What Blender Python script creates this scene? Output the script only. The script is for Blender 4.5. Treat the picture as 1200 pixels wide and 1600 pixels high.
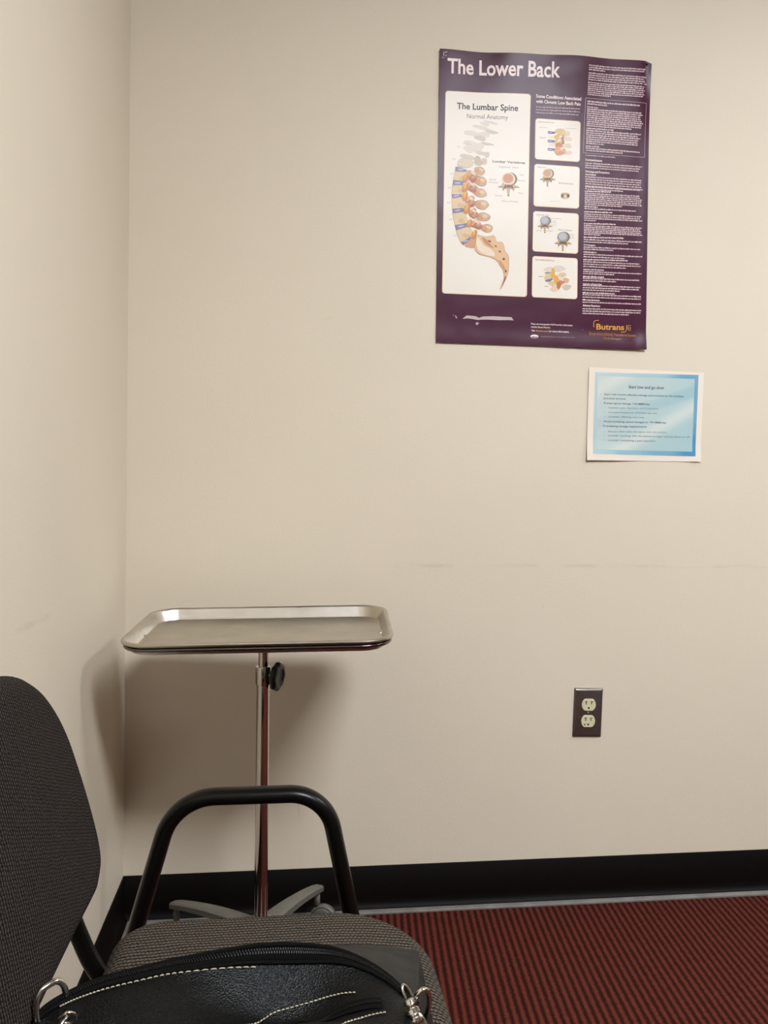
import bpy, bmesh, math, random
from mathutils import Vector, Matrix
from mathutils.geometry import tessellate_polygon

scene = bpy.context.scene
for o in list(bpy.data.objects):
    bpy.data.objects.remove(o, do_unlink=True)
COL = scene.collection
rnd = random.Random(7)
PI = math.pi

# ---------------------------------------------------------------- camera
EYE = Vector((0.0, 0.0, 0.942))
YAW, PITCH, ROLL, FOCAL = 0.1227, 0.0114, 0.0120, 1300.0
fw = Vector((math.sin(YAW) * math.cos(PITCH), math.cos(YAW) * math.cos(PITCH), -math.sin(PITCH)))
rt = Vector((math.cos(YAW), -math.sin(YAW), 0))
up = rt.cross(fw)
r2 = rt * math.cos(ROLL) + up * math.sin(ROLL)
u2 = -rt * math.sin(ROLL) + up * math.cos(ROLL)
cam_data = bpy.data.cameras.new('camera')
cam = bpy.data.objects.new('camera', cam_data)
COL.objects.link(cam)
m = Matrix((r2, u2, -fw)).transposed().to_4x4()
m.translation = EYE
cam.matrix_world = m
cam_data.sensor_fit = 'VERTICAL'
cam_data.sensor_height = 36.0
cam_data.lens = 36.0 * FOCAL / 1600.0
cam_data.clip_start = 0.02
scene.camera = cam

# ---------------------------------------------------------------- light, exposure
LIGHTS = ((1.08, -0.40, 1.00, 0.58), (2.65, 0.85, 0.46, 0.46))     # x, y, width, depth of the two ceiling lights
LIGHT_STRENGTH = 72.5
LIGHT_COLOR = (0.95, 1.0, 1.09)
world = bpy.data.worlds.new('world')
scene.world = world
world.use_nodes = True
world.node_tree.nodes['Background'].inputs[0].default_value = (0.9, 0.8, 0.65, 1)
world.node_tree.nodes['Background'].inputs[1].default_value = 0.0
vs = scene.view_settings
vs.view_transform = 'Standard'
vs.look = 'None'
vs.gamma = 1.0
vs.exposure = 0.0
vs.use_curve_mapping = False

# ---------------------------------------------------------------- room dimensions
XL, XR = -0.341, 3.75
YB, YF = 1.90, -2.10
ZC = 2.74

# ---------------------------------------------------------------- helpers
def srgb(r, g, b):
    def f(c):
        c = c / 255.0
        return c / 12.92 if c <= 0.04045 else ((c + 0.055) / 1.055) ** 2.4
    return (f(r), f(g), f(b), 1.0)

def tag(o, label=None, cat=None, group=None, kind=None):
    if label: o['label'] = label
    if cat: o['category'] = cat
    if group: o['group'] = group
    if kind: o['kind'] = kind
    return o

def empty(name, loc=(0, 0, 0), rz=0.0):
    o = bpy.data.objects.new(name, None)
    o.empty_display_size = 0.05
    COL.objects.link(o)
    o.location = loc
    o.rotation_euler = (0, 0, rz)
    return o

def link(name, me, mat, parent=None, smooth=True, label=None):
    o = bpy.data.objects.new(name, me)
    COL.objects.link(o)
    if mat is not None and not me.materials:
        me.materials.append(mat)
    if smooth:
        me.polygons.foreach_set('use_smooth', [True] * len(me.polygons))
    if parent is not None:
        o.parent = parent
        # geometry is written in world coordinates: keep it there
        o.matrix_parent_inverse = parent_inv(parent)
    if label: o['label'] = label
    return o

def world_of(o):
    m = Matrix.LocRotScale(o.location, o.rotation_euler, o.scale)
    if o.parent:
        return world_of(o.parent) @ o.matrix_parent_inverse @ m
    return m

def parent_inv(p):
    return world_of(p).inverted()

class MB:
    """collects world-space geometry for one mesh"""
    def __init__(s):
        s.v, s.f, s.c = [], [], []
    def add(s, vs_, fs, col=None):
        n = len(s.v)
        s.v += [tuple(p) for p in vs_]
        s.f += [tuple(i + n for i in f) for f in fs]
        s.c += [col] * len(fs)
    def box(s, a, b, M=None):
        x0, y0, z0 = a; x1, y1, z1 = b
        vs_ = [Vector(p) for p in ((x0,y0,z0),(x1,y0,z0),(x1,y1,z0),(x0,y1,z0),(x0,y0,z1),(x1,y0,z1),(x1,y1,z1),(x0,y1,z1))]
        if M is not None: vs_ = [M @ p for p in vs_]
        s.add(vs_, [(0,3,2,1),(4,5,6,7),(0,1,5,4),(1,2,6,5),(2,3,7,6),(3,0,4,7)])
    def tube(s, path, ra, rb=None, n=14, closed=False, upv=Vector((0, 0, 1)), caps=True, radii=None):
        rb = ra if rb is None else rb
        P = [Vector(p) for p in path]
        N = len(P)
        rings = []
        prev = None
        for i in range(N):
            if closed: t = P[(i + 1) % N] - P[i - 1]
            else: t = P[min(i + 1, N - 1)] - P[max(i - 1, 0)]
            t.normalize()
            if prev is None:
                a = upv - t * upv.dot(t)
                if a.length < 1e-4: a = Vector((1, 0, 0)) - t * t.x
            else:
                a = prev - t * prev.dot(t)
            a.normalize(); prev = a
            b = t.cross(a)
            k = radii[i] if radii else 1.0
            rings.append([P[i] + a * (math.cos(2*PI*j/n) * ra * k) + b * (math.sin(2*PI*j/n) * rb * k) for j in range(n)])
        vs_ = [p for r in rings for p in r]
        fs = []
        for i in range(N if closed else N - 1):
            k = (i + 1) % N
            for j in range(n):
                fs.append((i*n + j, i*n + (j+1) % n, k*n + (j+1) % n, k*n + j))
        if not closed and caps:
            fs.append(tuple(reversed(range(n))))
            fs.append(tuple((N-1)*n + j for j in range(n)))
        s.add(vs_, fs)
    def lathe(s, prof, n=32, M=None, lobes=0, amp=0.0):
        vs_, fs = [], []
        for r, z in prof:
            for j in range(n):
                a = 2*PI*j/n
                rr = r * (1 + (amp * math.cos(lobes * a) if lobes else 0))
                p = Vector((rr*math.cos(a), rr*math.sin(a), z))
                vs_.append(M @ p if M is not None else p)
        for i in range(len(prof) - 1):
            for j in range(n):
                fs.append((i*n + j, i*n + (j+1) % n, (i+1)*n + (j+1) % n, (i+1)*n + j))
        fs.append(tuple(reversed(range(n))))
        fs.append(tuple((len(prof)-1)*n + j for j in range(n)))
        s.add(vs_, fs)
    def build(s, name, mat, parent=None, smooth=True, label=None, colors=False, bevel=None, sharp=None, recalc=True):
        me = bpy.data.meshes.new(name)
        me.from_pydata(s.v, [], s.f)
        me.update()
        if recalc:
            bm = bmesh.new(); bm.from_mesh(me)
            bmesh.ops.recalc_face_normals(bm, faces=bm.faces)
            bm.to_mesh(me); bm.free()
        if colors:
            at = me.color_attributes.new('ink', 'FLOAT_COLOR', 'CORNER')
            for p, c in zip(me.polygons, s.c):
                for li in p.loop_indices:
                    cc = c
                    at.data[li].color = cc if cc else (1, 1, 1, 1)
        o = link(name, me, mat, parent, smooth, label)
        if bevel:
            md = o.modifiers.new('bevel', 'BEVEL'); md.width = bevel; md.segments = 3; md.limit_method = 'ANGLE'
            md.angle_limit = math.radians(35)
        if smooth and sharp is not None:
            try:
                me.set_sharp_from_angle(angle=math.radians(sharp))
            except Exception: pass
        return o

def smooth_path(pts, n=8, closed=False):
    P = [Vector(p) for p in pts]
    out = []
    N = len(P)
    rng = range(N) if closed else range(N - 1)
    for i in rng:
        p0 = P[i-1] if (closed or i > 0) else P[0]*2 - P[1]
        p1, p2 = P[i], P[(i+1) % N]
        p3 = P[(i+2) % N] if (closed or i + 2 < N) else P[-1]*2 - P[-2]
        for k in range(n):
            t = k / n
            out.append(0.5 * ((2*p1) + (p2-p0)*t + (2*p0-5*p1+4*p2-p3)*t*t + (3*p1-p0-3*p2+p3)*t*t*t))
    if not closed: out.append(P[-1])
    return out

def fillet_path(pts, rad, n=10):
    """polyline with rounded corners; rad per interior point"""
    P = [Vector(p) for p in pts]
    out = [P[0]]
    for i in range(1, len(P) - 1):
        r = rad[i-1]
        a = (P[i-1] - P[i]); b = (P[i+1] - P[i])
        la, lb = a.length, b.length
        a.normalize(); b.normalize()
        ang = a.angle(b)
        d = min(r / math.tan(ang/2), la*0.49, lb*0.49)
        s_, e = P[i] + a*d, P[i] + b*d
        rr = d * math.tan(ang/2)
        c = P[i] + (a + b).normalized() * (rr / math.sin(ang/2))
        va, vb = s_ - c, e - c
        tot = va.angle(vb)
        ax = va.cross(vb).normalized()
        for k in range(n + 1):
            out.append(c + Matrix.Rotation(tot*k/n, 3, ax) @ va)
    out.append(P[-1])
    return out

def rrect(w, d, r, n=8):
    """rounded rectangle outline, counter-clockwise"""
    r = max(min(r, w/2 - 1e-4, d/2 - 1e-4), 1e-4)
    out = []
    for cx, cy, a0 in ((w/2-r, d/2-r, 0), (-w/2+r, d/2-r, 90), (-w/2+r, -d/2+r, 180), (w/2-r, -d/2+r, 270)):
        for k in range(n + 1):
            a = math.radians(a0 + 90*k/n)
            out.append((cx + r*math.cos(a), cy + r*math.sin(a)))
    return out

# ---------------------------------------------------------------- materials
def newmat(name):
    mt = bpy.data.materials.new(name); mt.use_nodes = True
    nt = mt.node_tree
    return mt, nt, nt.nodes['Principled BSDF']

def N(nt, typ, **kw):
    n = nt.nodes.new(typ)
    for k, v in kw.items(): setattr(n, k, v)
    return n

def math_node(nt, op, a=None, b=None, clamp=False):
    n = nt.nodes.new('ShaderNodeMath'); n.operation = op; n.use_clamp = clamp
    for i, x in enumerate((a, b)):
        if x is None: continue
        if isinstance(x, (int, float)): n.inputs[i].default_value = x
        else: nt.links.new(x, n.inputs[i])
    return n.outputs[0]

def bump(nt, bs, h, strength, dist):
    b = N(nt, 'ShaderNodeBump'); b.inputs['Strength'].default_value = strength; b.inputs['Distance'].default_value = dist
    nt.links.new(h, b.inputs['Height']); nt.links.new(b.outputs[0], bs.inputs['Normal'])
    return b

def simple(name, col, rough=0.5, metal=0.0, spec=0.5, noise=0.0, nscale=60, bmp=0.0, bscale=300, bdist=0.001, coat=0.0):
    mt, nt, bs = newmat(name)
    bs.inputs['Base Color'].default_value = col
    bs.inputs['Roughness'].default_value = rough
    bs.inputs['Metallic'].default_value = metal
    bs.inputs['Specular IOR Level'].default_value = spec
    bs.inputs['Coat Weight'].default_value = coat
    geo = N(nt, 'ShaderNodeNewGeometry')
    nz = N(nt, 'ShaderNodeTexNoise'); nz.inputs['Scale'].default_value = nscale; nz.inputs['Detail'].default_value = 4
    nt.links.new(geo.outputs['Position'], nz.inputs['Vector'])
    mx = N(nt, 'ShaderNodeMixRGB'); mx.blend_type = 'MULTIPLY'
    mx.inputs[1].default_value = col
    rp = N(nt, 'ShaderNodeValToRGB')
    rp.color_ramp.elements[0].position = 0.3; rp.color_ramp.elements[1].position = 0.7
    lo = 1 - max(noise, 0.02)
    rp.color_ramp.elements[0].color = (lo, lo, lo, 1)
    nt.links.new(nz.outputs[0], rp.inputs[0]); nt.links.new(rp.outputs[0], mx.inputs[2])
    mx.inputs[0].default_value = 1.0
    nt.links.new(mx.outputs[0], bs.inputs['Base Color'])
    if bmp > 0:
        n2 = N(nt, 'ShaderNodeTexNoise'); n2.inputs['Scale'].default_value = bscale; n2.inputs['Detail'].default_value = 3
        nt.links.new(geo.outputs['Position'], n2.inputs['Vector'])
        bump(nt, bs, n2.outputs[0], bmp, bdist)
    return mt

def wall_material(name, along, zc, lo, hi, marks=()):
    """cream eggshell paint, faint rubbed line where chair backs touch, a few small marks"""
    mt, nt, bs = newmat(name)
    base = (0.67, 0.585, 0.450, 1)
    geo = N(nt, 'ShaderNodeNewGeometry')
    sep = N(nt, 'ShaderNodeSeparateXYZ'); nt.links.new(geo.outputs['Position'], sep.inputs[0])
    z = sep.outputs[2]; s_ = sep.outputs[along]
    n1 = N(nt, 'ShaderNodeTexNoise'); n1.inputs['Scale'].default_value = 2.2; n1.inputs['Detail'].default_value = 3
    nt.links.new(geo.outputs['Position'], n1.inputs['Vector'])
    rp = N(nt, 'ShaderNodeValToRGB')
    rp.color_ramp.elements[0].color = (base[0]*0.965, base[1]*0.965, base[2]*0.955, 1); rp.color_ramp.elements[0].position = 0.3
    rp.color_ramp.elements[1].color = base; rp.color_ramp.elements[1].position = 0.7
    nt.links.new(n1.outputs[0], rp.inputs[0])
    # rub line
    mp = N(nt, 'ShaderNodeMapping'); mp.inputs['Scale'].default_value = (14, 14, 60)
    nt.links.new(geo.outputs['Position'], mp.inputs[0])
    n2 = N(nt, 'ShaderNodeTexNoise'); n2.inputs['Scale'].default_value = 1.0; n2.inputs['Detail'].default_value = 5
    nt.links.new(mp.outputs[0], n2.inputs['Vector'])
    dz = math_node(nt, 'ABSOLUTE', math_node(nt, 'SUBTRACT', z, zc))
    band = math_node(nt, 'SUBTRACT', 1.0, math_node(nt, 'DIVIDE', dz, 0.007), clamp=True)
    rng = math_node(nt, 'MULTIPLY', math_node(nt, 'GREATER_THAN', s_, lo), math_node(nt, 'LESS_THAN', s_, hi))
    nm = math_node(nt, 'MULTIPLY', math_node(nt, 'SUBTRACT', n2.outputs[0], 0.42, clamp=True), 2.2, clamp=True)
    mask = math_node(nt, 'MULTIPLY', math_node(nt, 'MULTIPLY', band, rng), nm)
    # thin scratches (centre s, centre z, half width, half height, lean, strength)
    for cs, cz, hw, hh, lean, st in marks:
        a = math_node(nt, 'SUBTRACT', math_node(nt, 'SUBTRACT', s_, cs), math_node(nt, 'MULTIPLY', math_node(nt, 'SUBTRACT', z, cz), lean))
        ka = math_node(nt, 'SUBTRACT', 1.0, math_node(nt, 'DIVIDE', math_node(nt, 'ABSOLUTE', a), hw), clamp=True)
        kb = math_node(nt, 'SUBTRACT', 1.0, math_node(nt, 'DIVIDE', math_node(nt, 'ABSOLUTE', math_node(nt, 'SUBTRACT', z, cz)), hh), clamp=True)
        k = math_node(nt, 'MULTIPLY', math_node(nt, 'MULTIPLY', ka, math_node(nt, 'POWER', kb, 0.5)), st)
        mask = math_node(nt, 'MAXIMUM', mask, k)
    mask = math_node(nt, 'MULTIPLY', mask, 0.36)
    mx = N(nt, 'ShaderNodeMixRGB'); mx.inputs[2].default_value = (0.20, 0.17, 0.14, 1)
    nt.links.new(mask, mx.inputs[0]); nt.links.new(rp.outputs[0], mx.inputs[1])
    nt.links.new(mx.outputs[0], bs.inputs['Base Color'])
    bs.inputs['Roughness'].default_value = 0.55
    bs.inputs['Specular IOR Level'].default_value = 0.3
    n3 = N(nt, 'ShaderNodeTexNoise'); n3.inputs['Scale'].default_value = 220; n3.inputs['Detail'].default_value = 2
    nt.links.new(geo.outputs['Position'], n3.inputs['Vector'])
    bump(nt, bs, n3.outputs[0], 0.12, 0.002)
    return mt

def weave_material(name, ax, pitch, light, dark, row_axis_scale=1.0, thr=0.5):
    """tufted two-tone upholstery: staggered rows of light loops over dark ground.
    ax = (column expression axis, row expression axis) as object-space axes"""
    mt, nt, bs = newmat(name)
    tc = N(nt, 'ShaderNodeTexCoord')
    sep = N(nt, 'ShaderNodeSeparateXYZ'); nt.links.new(tc.outputs['Object'], sep.inputs[0])
    nz0 = N(nt, 'ShaderNodeTexNoise'); nz0.inputs['Scale'].default_value = 90; nz0.inputs['Detail'].default_value = 3
    nt.links.new(tc.outputs['Object'], nz0.inputs['Vector'])
    wob = math_node(nt, 'MULTIPLY', math_node(nt, 'SUBTRACT', nz0.outputs[0], 0.5), 0.0036)
    c = math_node(nt, 'DIVIDE', math_node(nt, 'ADD', sep.outputs[ax[0]], wob), pitch[0])
    r = math_node(nt, 'DIVIDE', math_node(nt, 'ADD', sep.outputs[ax[1]], wob), pitch[1])
    rf = math_node(nt, 'FLOOR', r)
    par = math_node(nt, 'MULTIPLY', rf, 0.5)
    cc = math_node(nt, 'ADD', c, par)
    cs = math_node(nt, 'ABSOLUTE', math_node(nt, 'SINE', math_node(nt, 'MULTIPLY', cc, PI)))
    rs = math_node(nt, 'ABSOLUTE', math_node(nt, 'SINE', math_node(nt, 'MULTIPLY', r, PI)))
    # every band holds two leaning half-loops; a broken dark furrow separates the bands
    fr = math_node(nt, 'SUBTRACT', r, rf)
    lean = math_node(nt, 'MULTIPLY', math_node(nt, 'ABSOLUTE', math_node(nt, 'SUBTRACT', fr, 0.5)), 1.1)
    cl = math_node(nt, 'ABSOLUTE', math_node(nt, 'SINE', math_node(nt, 'MULTIPLY', math_node(nt, 'ADD', cc, lean), PI)))
    loop_ = math_node(nt, 'ADD', 0.30, math_node(nt, 'MULTIPLY', math_node(nt, 'POWER', cl, 0.9), 0.70))
    fur = math_node(nt, 'POWER', math_node(nt, 'MINIMUM', math_node(nt, 'ADD', math_node(nt, 'MULTIPLY', rs, 1.15), math_node(nt, 'MULTIPLY', math_node(nt, 'POWER', cs, 3.0), 0.22)), 1.0), 1.0)
    h = math_node(nt, 'MULTIPLY', loop_, fur)
    nz = N(nt, 'ShaderNodeTexNoise'); nz.inputs['Scale'].default_value = 900; nz.inputs['Detail'].default_value = 2
    nt.links.new(tc.outputs['Object'], nz.inputs['Vector'])
    hn = math_node(nt, 'ADD', h, math_node(nt, 'MULTIPLY', math_node(nt, 'SUBTRACT', nz.outputs[0], 0.5), 1.0))
    rp = N(nt, 'ShaderNodeValToRGB')
    e = rp.color_ramp.elements
    e[0].position = thr - 0.22; e[0].color = dark
    e[1].position = thr + 0.28; e[1].color = light
    nt.links.new(hn, rp.inputs[0])
    nt.links.new(rp.outputs[0], bs.inputs['Base Color'])
    bs.inputs['Roughness'].default_value = 0.95
    bs.inputs['Specular IOR Level'].default_value = 0.04
    bump(nt, bs, hn, 0.8, 0.0016)
    return mt

def carpet_material():
    mt, nt, bs = newmat('ribbed_carpet')
    geo = N(nt, 'ShaderNodeNewGeometry')
    mp = N(nt, 'ShaderNodeMapping'); mp.inputs['Rotation'].default_value = (0, 0, RIB_ROT)
    nt.links.new(geo.outputs['Position'], mp.inputs[0])
    sep = N(nt, 'ShaderNodeSeparateXYZ'); nt.links.new(mp.outputs[0], sep.inputs[0])
    nz = N(nt, 'ShaderNodeTexNoise'); nz.inputs['Scale'].default_value = 110; nz.inputs['Detail'].default_value = 4
    nt.links.new(geo.outputs['Position'], nz.inputs['Vector'])
    x = math_node(nt, 'ADD', sep.outputs[0], math_node(nt, 'MULTIPLY', math_node(nt, 'SUBTRACT', nz.outputs[0], 0.5), 0.006))
    s_ = math_node(nt, 'ABSOLUTE', math_node(nt, 'SINE', math_node(nt, 'MULTIPLY', x, PI / RIB_PITCH)))
    # short crosswise loops on each rib
    y = math_node(nt, 'ADD', sep.outputs[1], math_node(nt, 'MULTIPLY', nz.outputs[0], 0.01))
    lp = math_node(nt, 'ABSOLUTE', math_node(nt, 'SINE', math_node(nt, 'MULTIPLY', y, PI / 0.0065)))
    h = math_node(nt, 'MULTIPLY', math_node(nt, 'POWER', s_, 1.7), math_node(nt, 'ADD', 0.75, math_node(nt, 'MULTIPLY', lp, 0.25)))
    n2 = N(nt, 'ShaderNodeTexNoise'); n2.inputs['Scale'].default_value = 500; n2.inputs['Detail'].default_value = 2
    nt.links.new(geo.outputs['Position'], n2.inputs['Vector'])
    hn = math_node(nt, 'ADD', h, math_node(nt, 'MULTIPLY', math_node(nt, 'SUBTRACT', n2.outputs[0], 0.5), 0.9))
    rp = N(nt, 'ShaderNodeValToRGB')
    e = rp.color_ramp.elements
    e[0].position = 0.18; e[0].color = CARPET_DARK
    e[1].position = 0.85; e[1].color = CARPET_LIGHT
    nt.links.new(hn, rp.inputs[0])
    nt.links.new(rp.outputs[0], bs.inputs['Base Color'])
    bs.inputs['Roughness'].default_value = 0.95
    bs.inputs['Specular IOR Level'].default_value = 0.1
    bump(nt, bs, hn, 0.8, 0.004)
    return mt

RIB_ROT = 0.10
RIB_PITCH = 0.0155
CARPET_DARK = (0.028, 0.0045, 0.0022, 1)
CARPET_LIGHT = (0.120, 0.0260, 0.0160, 1)

def leather_material(name, col, rough, bmp=0.5, scale=260, spec=.5):
    mt, nt, bs = newmat(name)
    geo = N(nt, 'ShaderNodeNewGeometry')
    vo = N(nt, 'ShaderNodeTexVoronoi'); vo.feature = 'F1'; vo.inputs['Scale'].default_value = scale
    nt.links.new(geo.outputs['Position'], vo.inputs['Vector'])
    nz = N(nt, 'ShaderNodeTexNoise'); nz.inputs['Scale'].default_value = 45; nz.inputs['Detail'].default_value = 5
    nt.links.new(geo.outputs['Position'], nz.inputs['Vector'])
    h = math_node(nt, 'ADD', math_node(nt, 'MULTIPLY', vo.outputs['Distance'], 0.5), math_node(nt, 'MULTIPLY', nz.outputs[0], 1.2))
    bs.inputs['Base Color'].default_value = col
    bs.inputs['Roughness'].default_value = rough
    bs.inputs['Specular IOR Level'].default_value = spec
    rr = N(nt, 'ShaderNodeMapRange'); rr.inputs['To Min'].default_value = rough - 0.08; rr.inputs['To Max'].default_value = rough + 0.12
    nt.links.new(nz.outputs[0], rr.inputs[0]); nt.links.new(rr.outputs[0], bs.inputs['Roughness'])
    bump(nt, bs, h, bmp, 0.0022)
    return mt

def ink_material(name, rough, spec=0.5, coat=0.0):
    mt, nt, bs = newmat(name)
    at = N(nt, 'ShaderNodeVertexColor'); at.layer_name = 'ink'
    mul = N(nt, 'ShaderNodeMixRGB'); mul.blend_type = 'MULTIPLY'; mul.inputs[0].default_value = 1.0
    mul.inputs[2].default_value = (0.91, 0.865, 0.80, 1)
    nt.links.new(at.outputs[0], mul.inputs[1]); nt.links.new(mul.outputs[0], bs.inputs['Base Color'])
    bs.inputs['Roughness'].default_value = rough
    bs.inputs['Specular IOR Level'].default_value = spec
    bs.inputs['Coat Weight'].default_value = coat
    bs.inputs['Coat Roughness'].default_value = 0.25
    geo = N(nt, 'ShaderNodeNewGeometry')
    nz = N(nt, 'ShaderNodeTexNoise'); nz.inputs['Scale'].default_value = 14; nz.inputs['Detail'].default_value = 1
    nt.links.new(geo.outputs['Position'], nz.inputs['Vector'])
    bump(nt, bs, nz.outputs[0], 0.25, 0.006)
    return mt

M_wall_back = wall_material('paint_wall_back', 0, 0.797, 0.26, 9.0,
    marks=((0.045, 0.245, 0.0016, 0.035, -0.12, 1.0), (0.02, 0.86, 0.002, 0.004, 0, .4), (0.615, 0.70, 0.003, 0.003, 1.2, .6), (0.10, 1.36, 0.01, 0.005, 3.0, .25)))
M_wall_left = wall_material('paint_wall_left', 1, 0.768, -2.0, 1.30)
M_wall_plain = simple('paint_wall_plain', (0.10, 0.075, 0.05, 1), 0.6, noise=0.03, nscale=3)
M_ceiling = simple('ceiling_tile', (0.28, 0.245, 0.20, 1), 0.9, noise=0.1, nscale=150, bmp=0.3, bscale=120)
M_carpet = carpet_material()
M_toe = simple('grey_rubber_toe', (0.16, 0.145, 0.125, 1), 0.45, spec=0.4, noise=0.35, nscale=25)  # toe faces: lighter grey than the cove face above
M_base = simple('rubber_cove_base', (0.0034, 0.0022, 0.0016, 1), 0.55, spec=0.10, noise=0.3, nscale=30, bmp=0.06, bscale=60)
M_steel = None
def steel_material():
    mt, nt, bs = newmat('stainless_steel')
    bs.inputs['Metallic'].default_value = 1.0
    geo = N(nt, 'ShaderNodeNewGeometry')
    mp = N(nt, 'ShaderNodeMapping'); mp.inputs['Scale'].default_value = (6, 320, 60)
    nt.links.new(geo.outputs['Position'], mp.inputs[0])
    nz = N(nt, 'ShaderNodeTexNoise'); nz.inputs['Scale'].default_value = 1.0; nz.inputs['Detail'].default_value = 3
    nt.links.new(mp.outputs[0], nz.inputs['Vector'])
    n2 = N(nt, 'ShaderNodeTexNoise'); n2.inputs['Scale'].default_value = 18; n2.inputs['Detail'].default_value = 5
    nt.links.new(geo.outputs['Position'], n2.inputs['Vector'])
    rp = N(nt, 'ShaderNodeValToRGB')
    rp.color_ramp.elements[0].color = (0.50, 0.465, 0.40, 1); rp.color_ramp.elements[0].position = 0.3
    rp.color_ramp.elements[1].color = (0.60, 0.56, 0.49, 1); rp.color_ramp.elements[1].position = 0.7
    nt.links.new(n2.outputs[0], rp.inputs[0]); nt.links.new(rp.outputs[0], bs.inputs['Base Color'])
    rr = N(nt, 'ShaderNodeMapRange'); rr.inputs['To Min'].default_value = 0.24; rr.inputs['To Max'].default_value = 0.36
    nt.links.new(nz.outputs[0], rr.inputs[0]); nt.links.new(rr.outputs[0], bs.inputs['Roughness'])
    bump(nt, bs, nz.outputs[0], 0.05, 0.001)
    return mt
M_steel = steel_material()
M_darkchrome = simple('chrome_rod_darkened', (0.16, 0.14, 0.12, 1), 0.22, metal=1.0, noise=0.05)  # chrome; the dark floor it reflects is put into its colour
M_chrome = simple('chrome', (0.56, 0.53, 0.49, 1), 0.10, metal=1.0, noise=0.04)
M_ring = simple('nickel_ring', (0.72, 0.68, 0.62, 1), 0.16, metal=1.0, noise=0.05)
M_blackplastic = simple('black_plastic', (0.008, 0.0075, 0.007, 1), 0.45, noise=0.1)
M_castgrey = simple('cast_grey_metal', (0.150, 0.138, 0.112, 1), 0.45, metal=0.2, noise=0.15, nscale=40, bmp=0.1)
M_castergrey = simple('caster_grey_rubber', (0.085, 0.078, 0.066, 1), 0.6, noise=0.15)
M_blackmetal = simple('black_enamelled_tube', (0.0032, 0.0027, 0.0019, 1), 0.30, spec=0.18, noise=0.1, bmp=0.08, bscale=500)
M_pan = simple('black_seat_pan', (0.01, 0.01, 0.01, 1), 0.6)
M_seat = weave_material('seat_weave', (0, 1), (0.0044, 0.0062), (0.105, 0.086, 0.064, 1), (0.003, 0.0022, 0.0016, 1), thr=0.46)  # colours lowered to carry the shade of a person at the camera
M_back = weave_material('backrest_weave', (2, 1), (0.0036, 0.0046), (0.054, 0.042, 0.035, 1), (0.0025, 0.0018, 0.0015, 1), thr=0.5)  # darkened in colour too, for the same person's shade
M_leather = leather_material('black_leather', (0.0016, 0.0017, 0.0014, 1), 0.40, bmp=.50, scale=620, spec=.17)  # colour and gloss lowered in place of shade cast by that person
M_leather_matte = leather_material('soft_grey_black_leather', (0.0135, 0.0125, 0.0105, 1), 0.55, bmp=0.2, spec=.15)
M_ziptape = simple('zip_tape', (0.0030, 0.0026, 0.0022, 1), 0.85, spec=.08, noise=0.2, nscale=500, bmp=0.4, bscale=900)
M_zipteeth = simple('zip_teeth', (0.008, 0.007, 0.006, 1), 0.45, spec=0.15)
M_thread = simple('cream_thread', (0.42, 0.37, 0.27, 1), 0.8, noise=0.2, nscale=900)
M_thread_dim = simple('tan_thread', (0.16, 0.13, 0.09, 1), 0.8, noise=0.2, nscale=900)
M_plate = simple('brown_metal_plate', (0.20, 0.17, 0.15, 1), 0.34, metal=0.85, noise=0.12, nscale=90)
M_ivory = simple('ivory_plastic', (0.62, 0.58, 0.36, 1), 0.4, noise=0.03)
M_slot = simple('dark_slot', (0.01, 0.008, 0.006, 1), 0.8)
M_screw = simple('screw_metal', (0.35, 0.30, 0.24, 1), 0.35, metal=1.0)
M_poster = ink_material('poster_print', 0.31, spec=0.19)
M_paper = ink_material('paper_print', 0.65, spec=0.3)
M_wood = simple('brown_door_wood', (0.085, 0.035, 0.020, 1), 0.4, noise=0.4, nscale=12)
M_tape = simple('clear_tape', (0.55, 0.52, 0.50, 1), 0.25)

# ================================================================= the room
def structure(name, mb, mat, **kw):
    o = mb.build(name, mat, **kw); o['kind'] = 'structure'; return o

T = 0.08
b = MB(); b.box((XL - T, YF - T, -T), (XR + T, YB + T, 0)); structure('floor', b, M_carpet, smooth=False)
b = MB(); b.box((XL - T, YF - T, ZC), (XR + T, YB + T, ZC + T)); structure('ceiling', b, M_ceiling, smooth=False)
b = MB(); b.box((XL - T, YB, 0), (XR + T, YB + T, ZC)); structure('wall_back', b, M_wall_back, smooth=False)
b = MB(); b.box((XL - T, YF, 0), (XL, YB, ZC)); structure('wall_left', b, M_wall_left, smooth=False)
b = MB(); b.box((XR, YF, 0), (XR + T, YB, ZC)); structure('wall_right', b, M_wall_plain, smooth=False)
b = MB(); b.box((XL - T, YF - T, 0), (XR + T, YF, ZC)); structure('wall_front', b, M_wall_plain, smooth=False)

# cove base: flat black face with a toe that flares out over the carpet
def cove(name, along, a0, a1, wallpos, sgn):
    prof = [(0.0, 0.1033), (0.0022, 0.1033), (0.0032, 0.1020), (0.0034, 0.030), (0.0042, 0.020), (0.0070, 0.0125),
            (0.0125, 0.0075), (0.0205, 0.0050), (0.0220, 0.0035), (0.0222, 0.0), (0.0, 0.0)]
    m_ = MB(); vs_ = []; n = len(prof); seg = 24
    for i in range(seg + 1):
        t = a0 + (a1 - a0) * i / seg
        for off, z in prof:
            p = wallpos + sgn * off
            vs_.append((t, p, z) if along == 'x' else (p, t, z))
    fs = [(i*n+j, i*n+(j+1) % n, (i+1)*n+(j+1) % n, (i+1)*n+j) for i in range(seg) for j in range(n)]
    fs += [tuple(range(n)), tuple(seg*n + j for j in range(n))]
    m_.add(vs_, fs)
    o = structure(name, m_, M_base, sharp=50)
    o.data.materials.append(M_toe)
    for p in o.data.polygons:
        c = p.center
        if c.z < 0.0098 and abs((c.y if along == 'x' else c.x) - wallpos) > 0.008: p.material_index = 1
    return o
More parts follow.
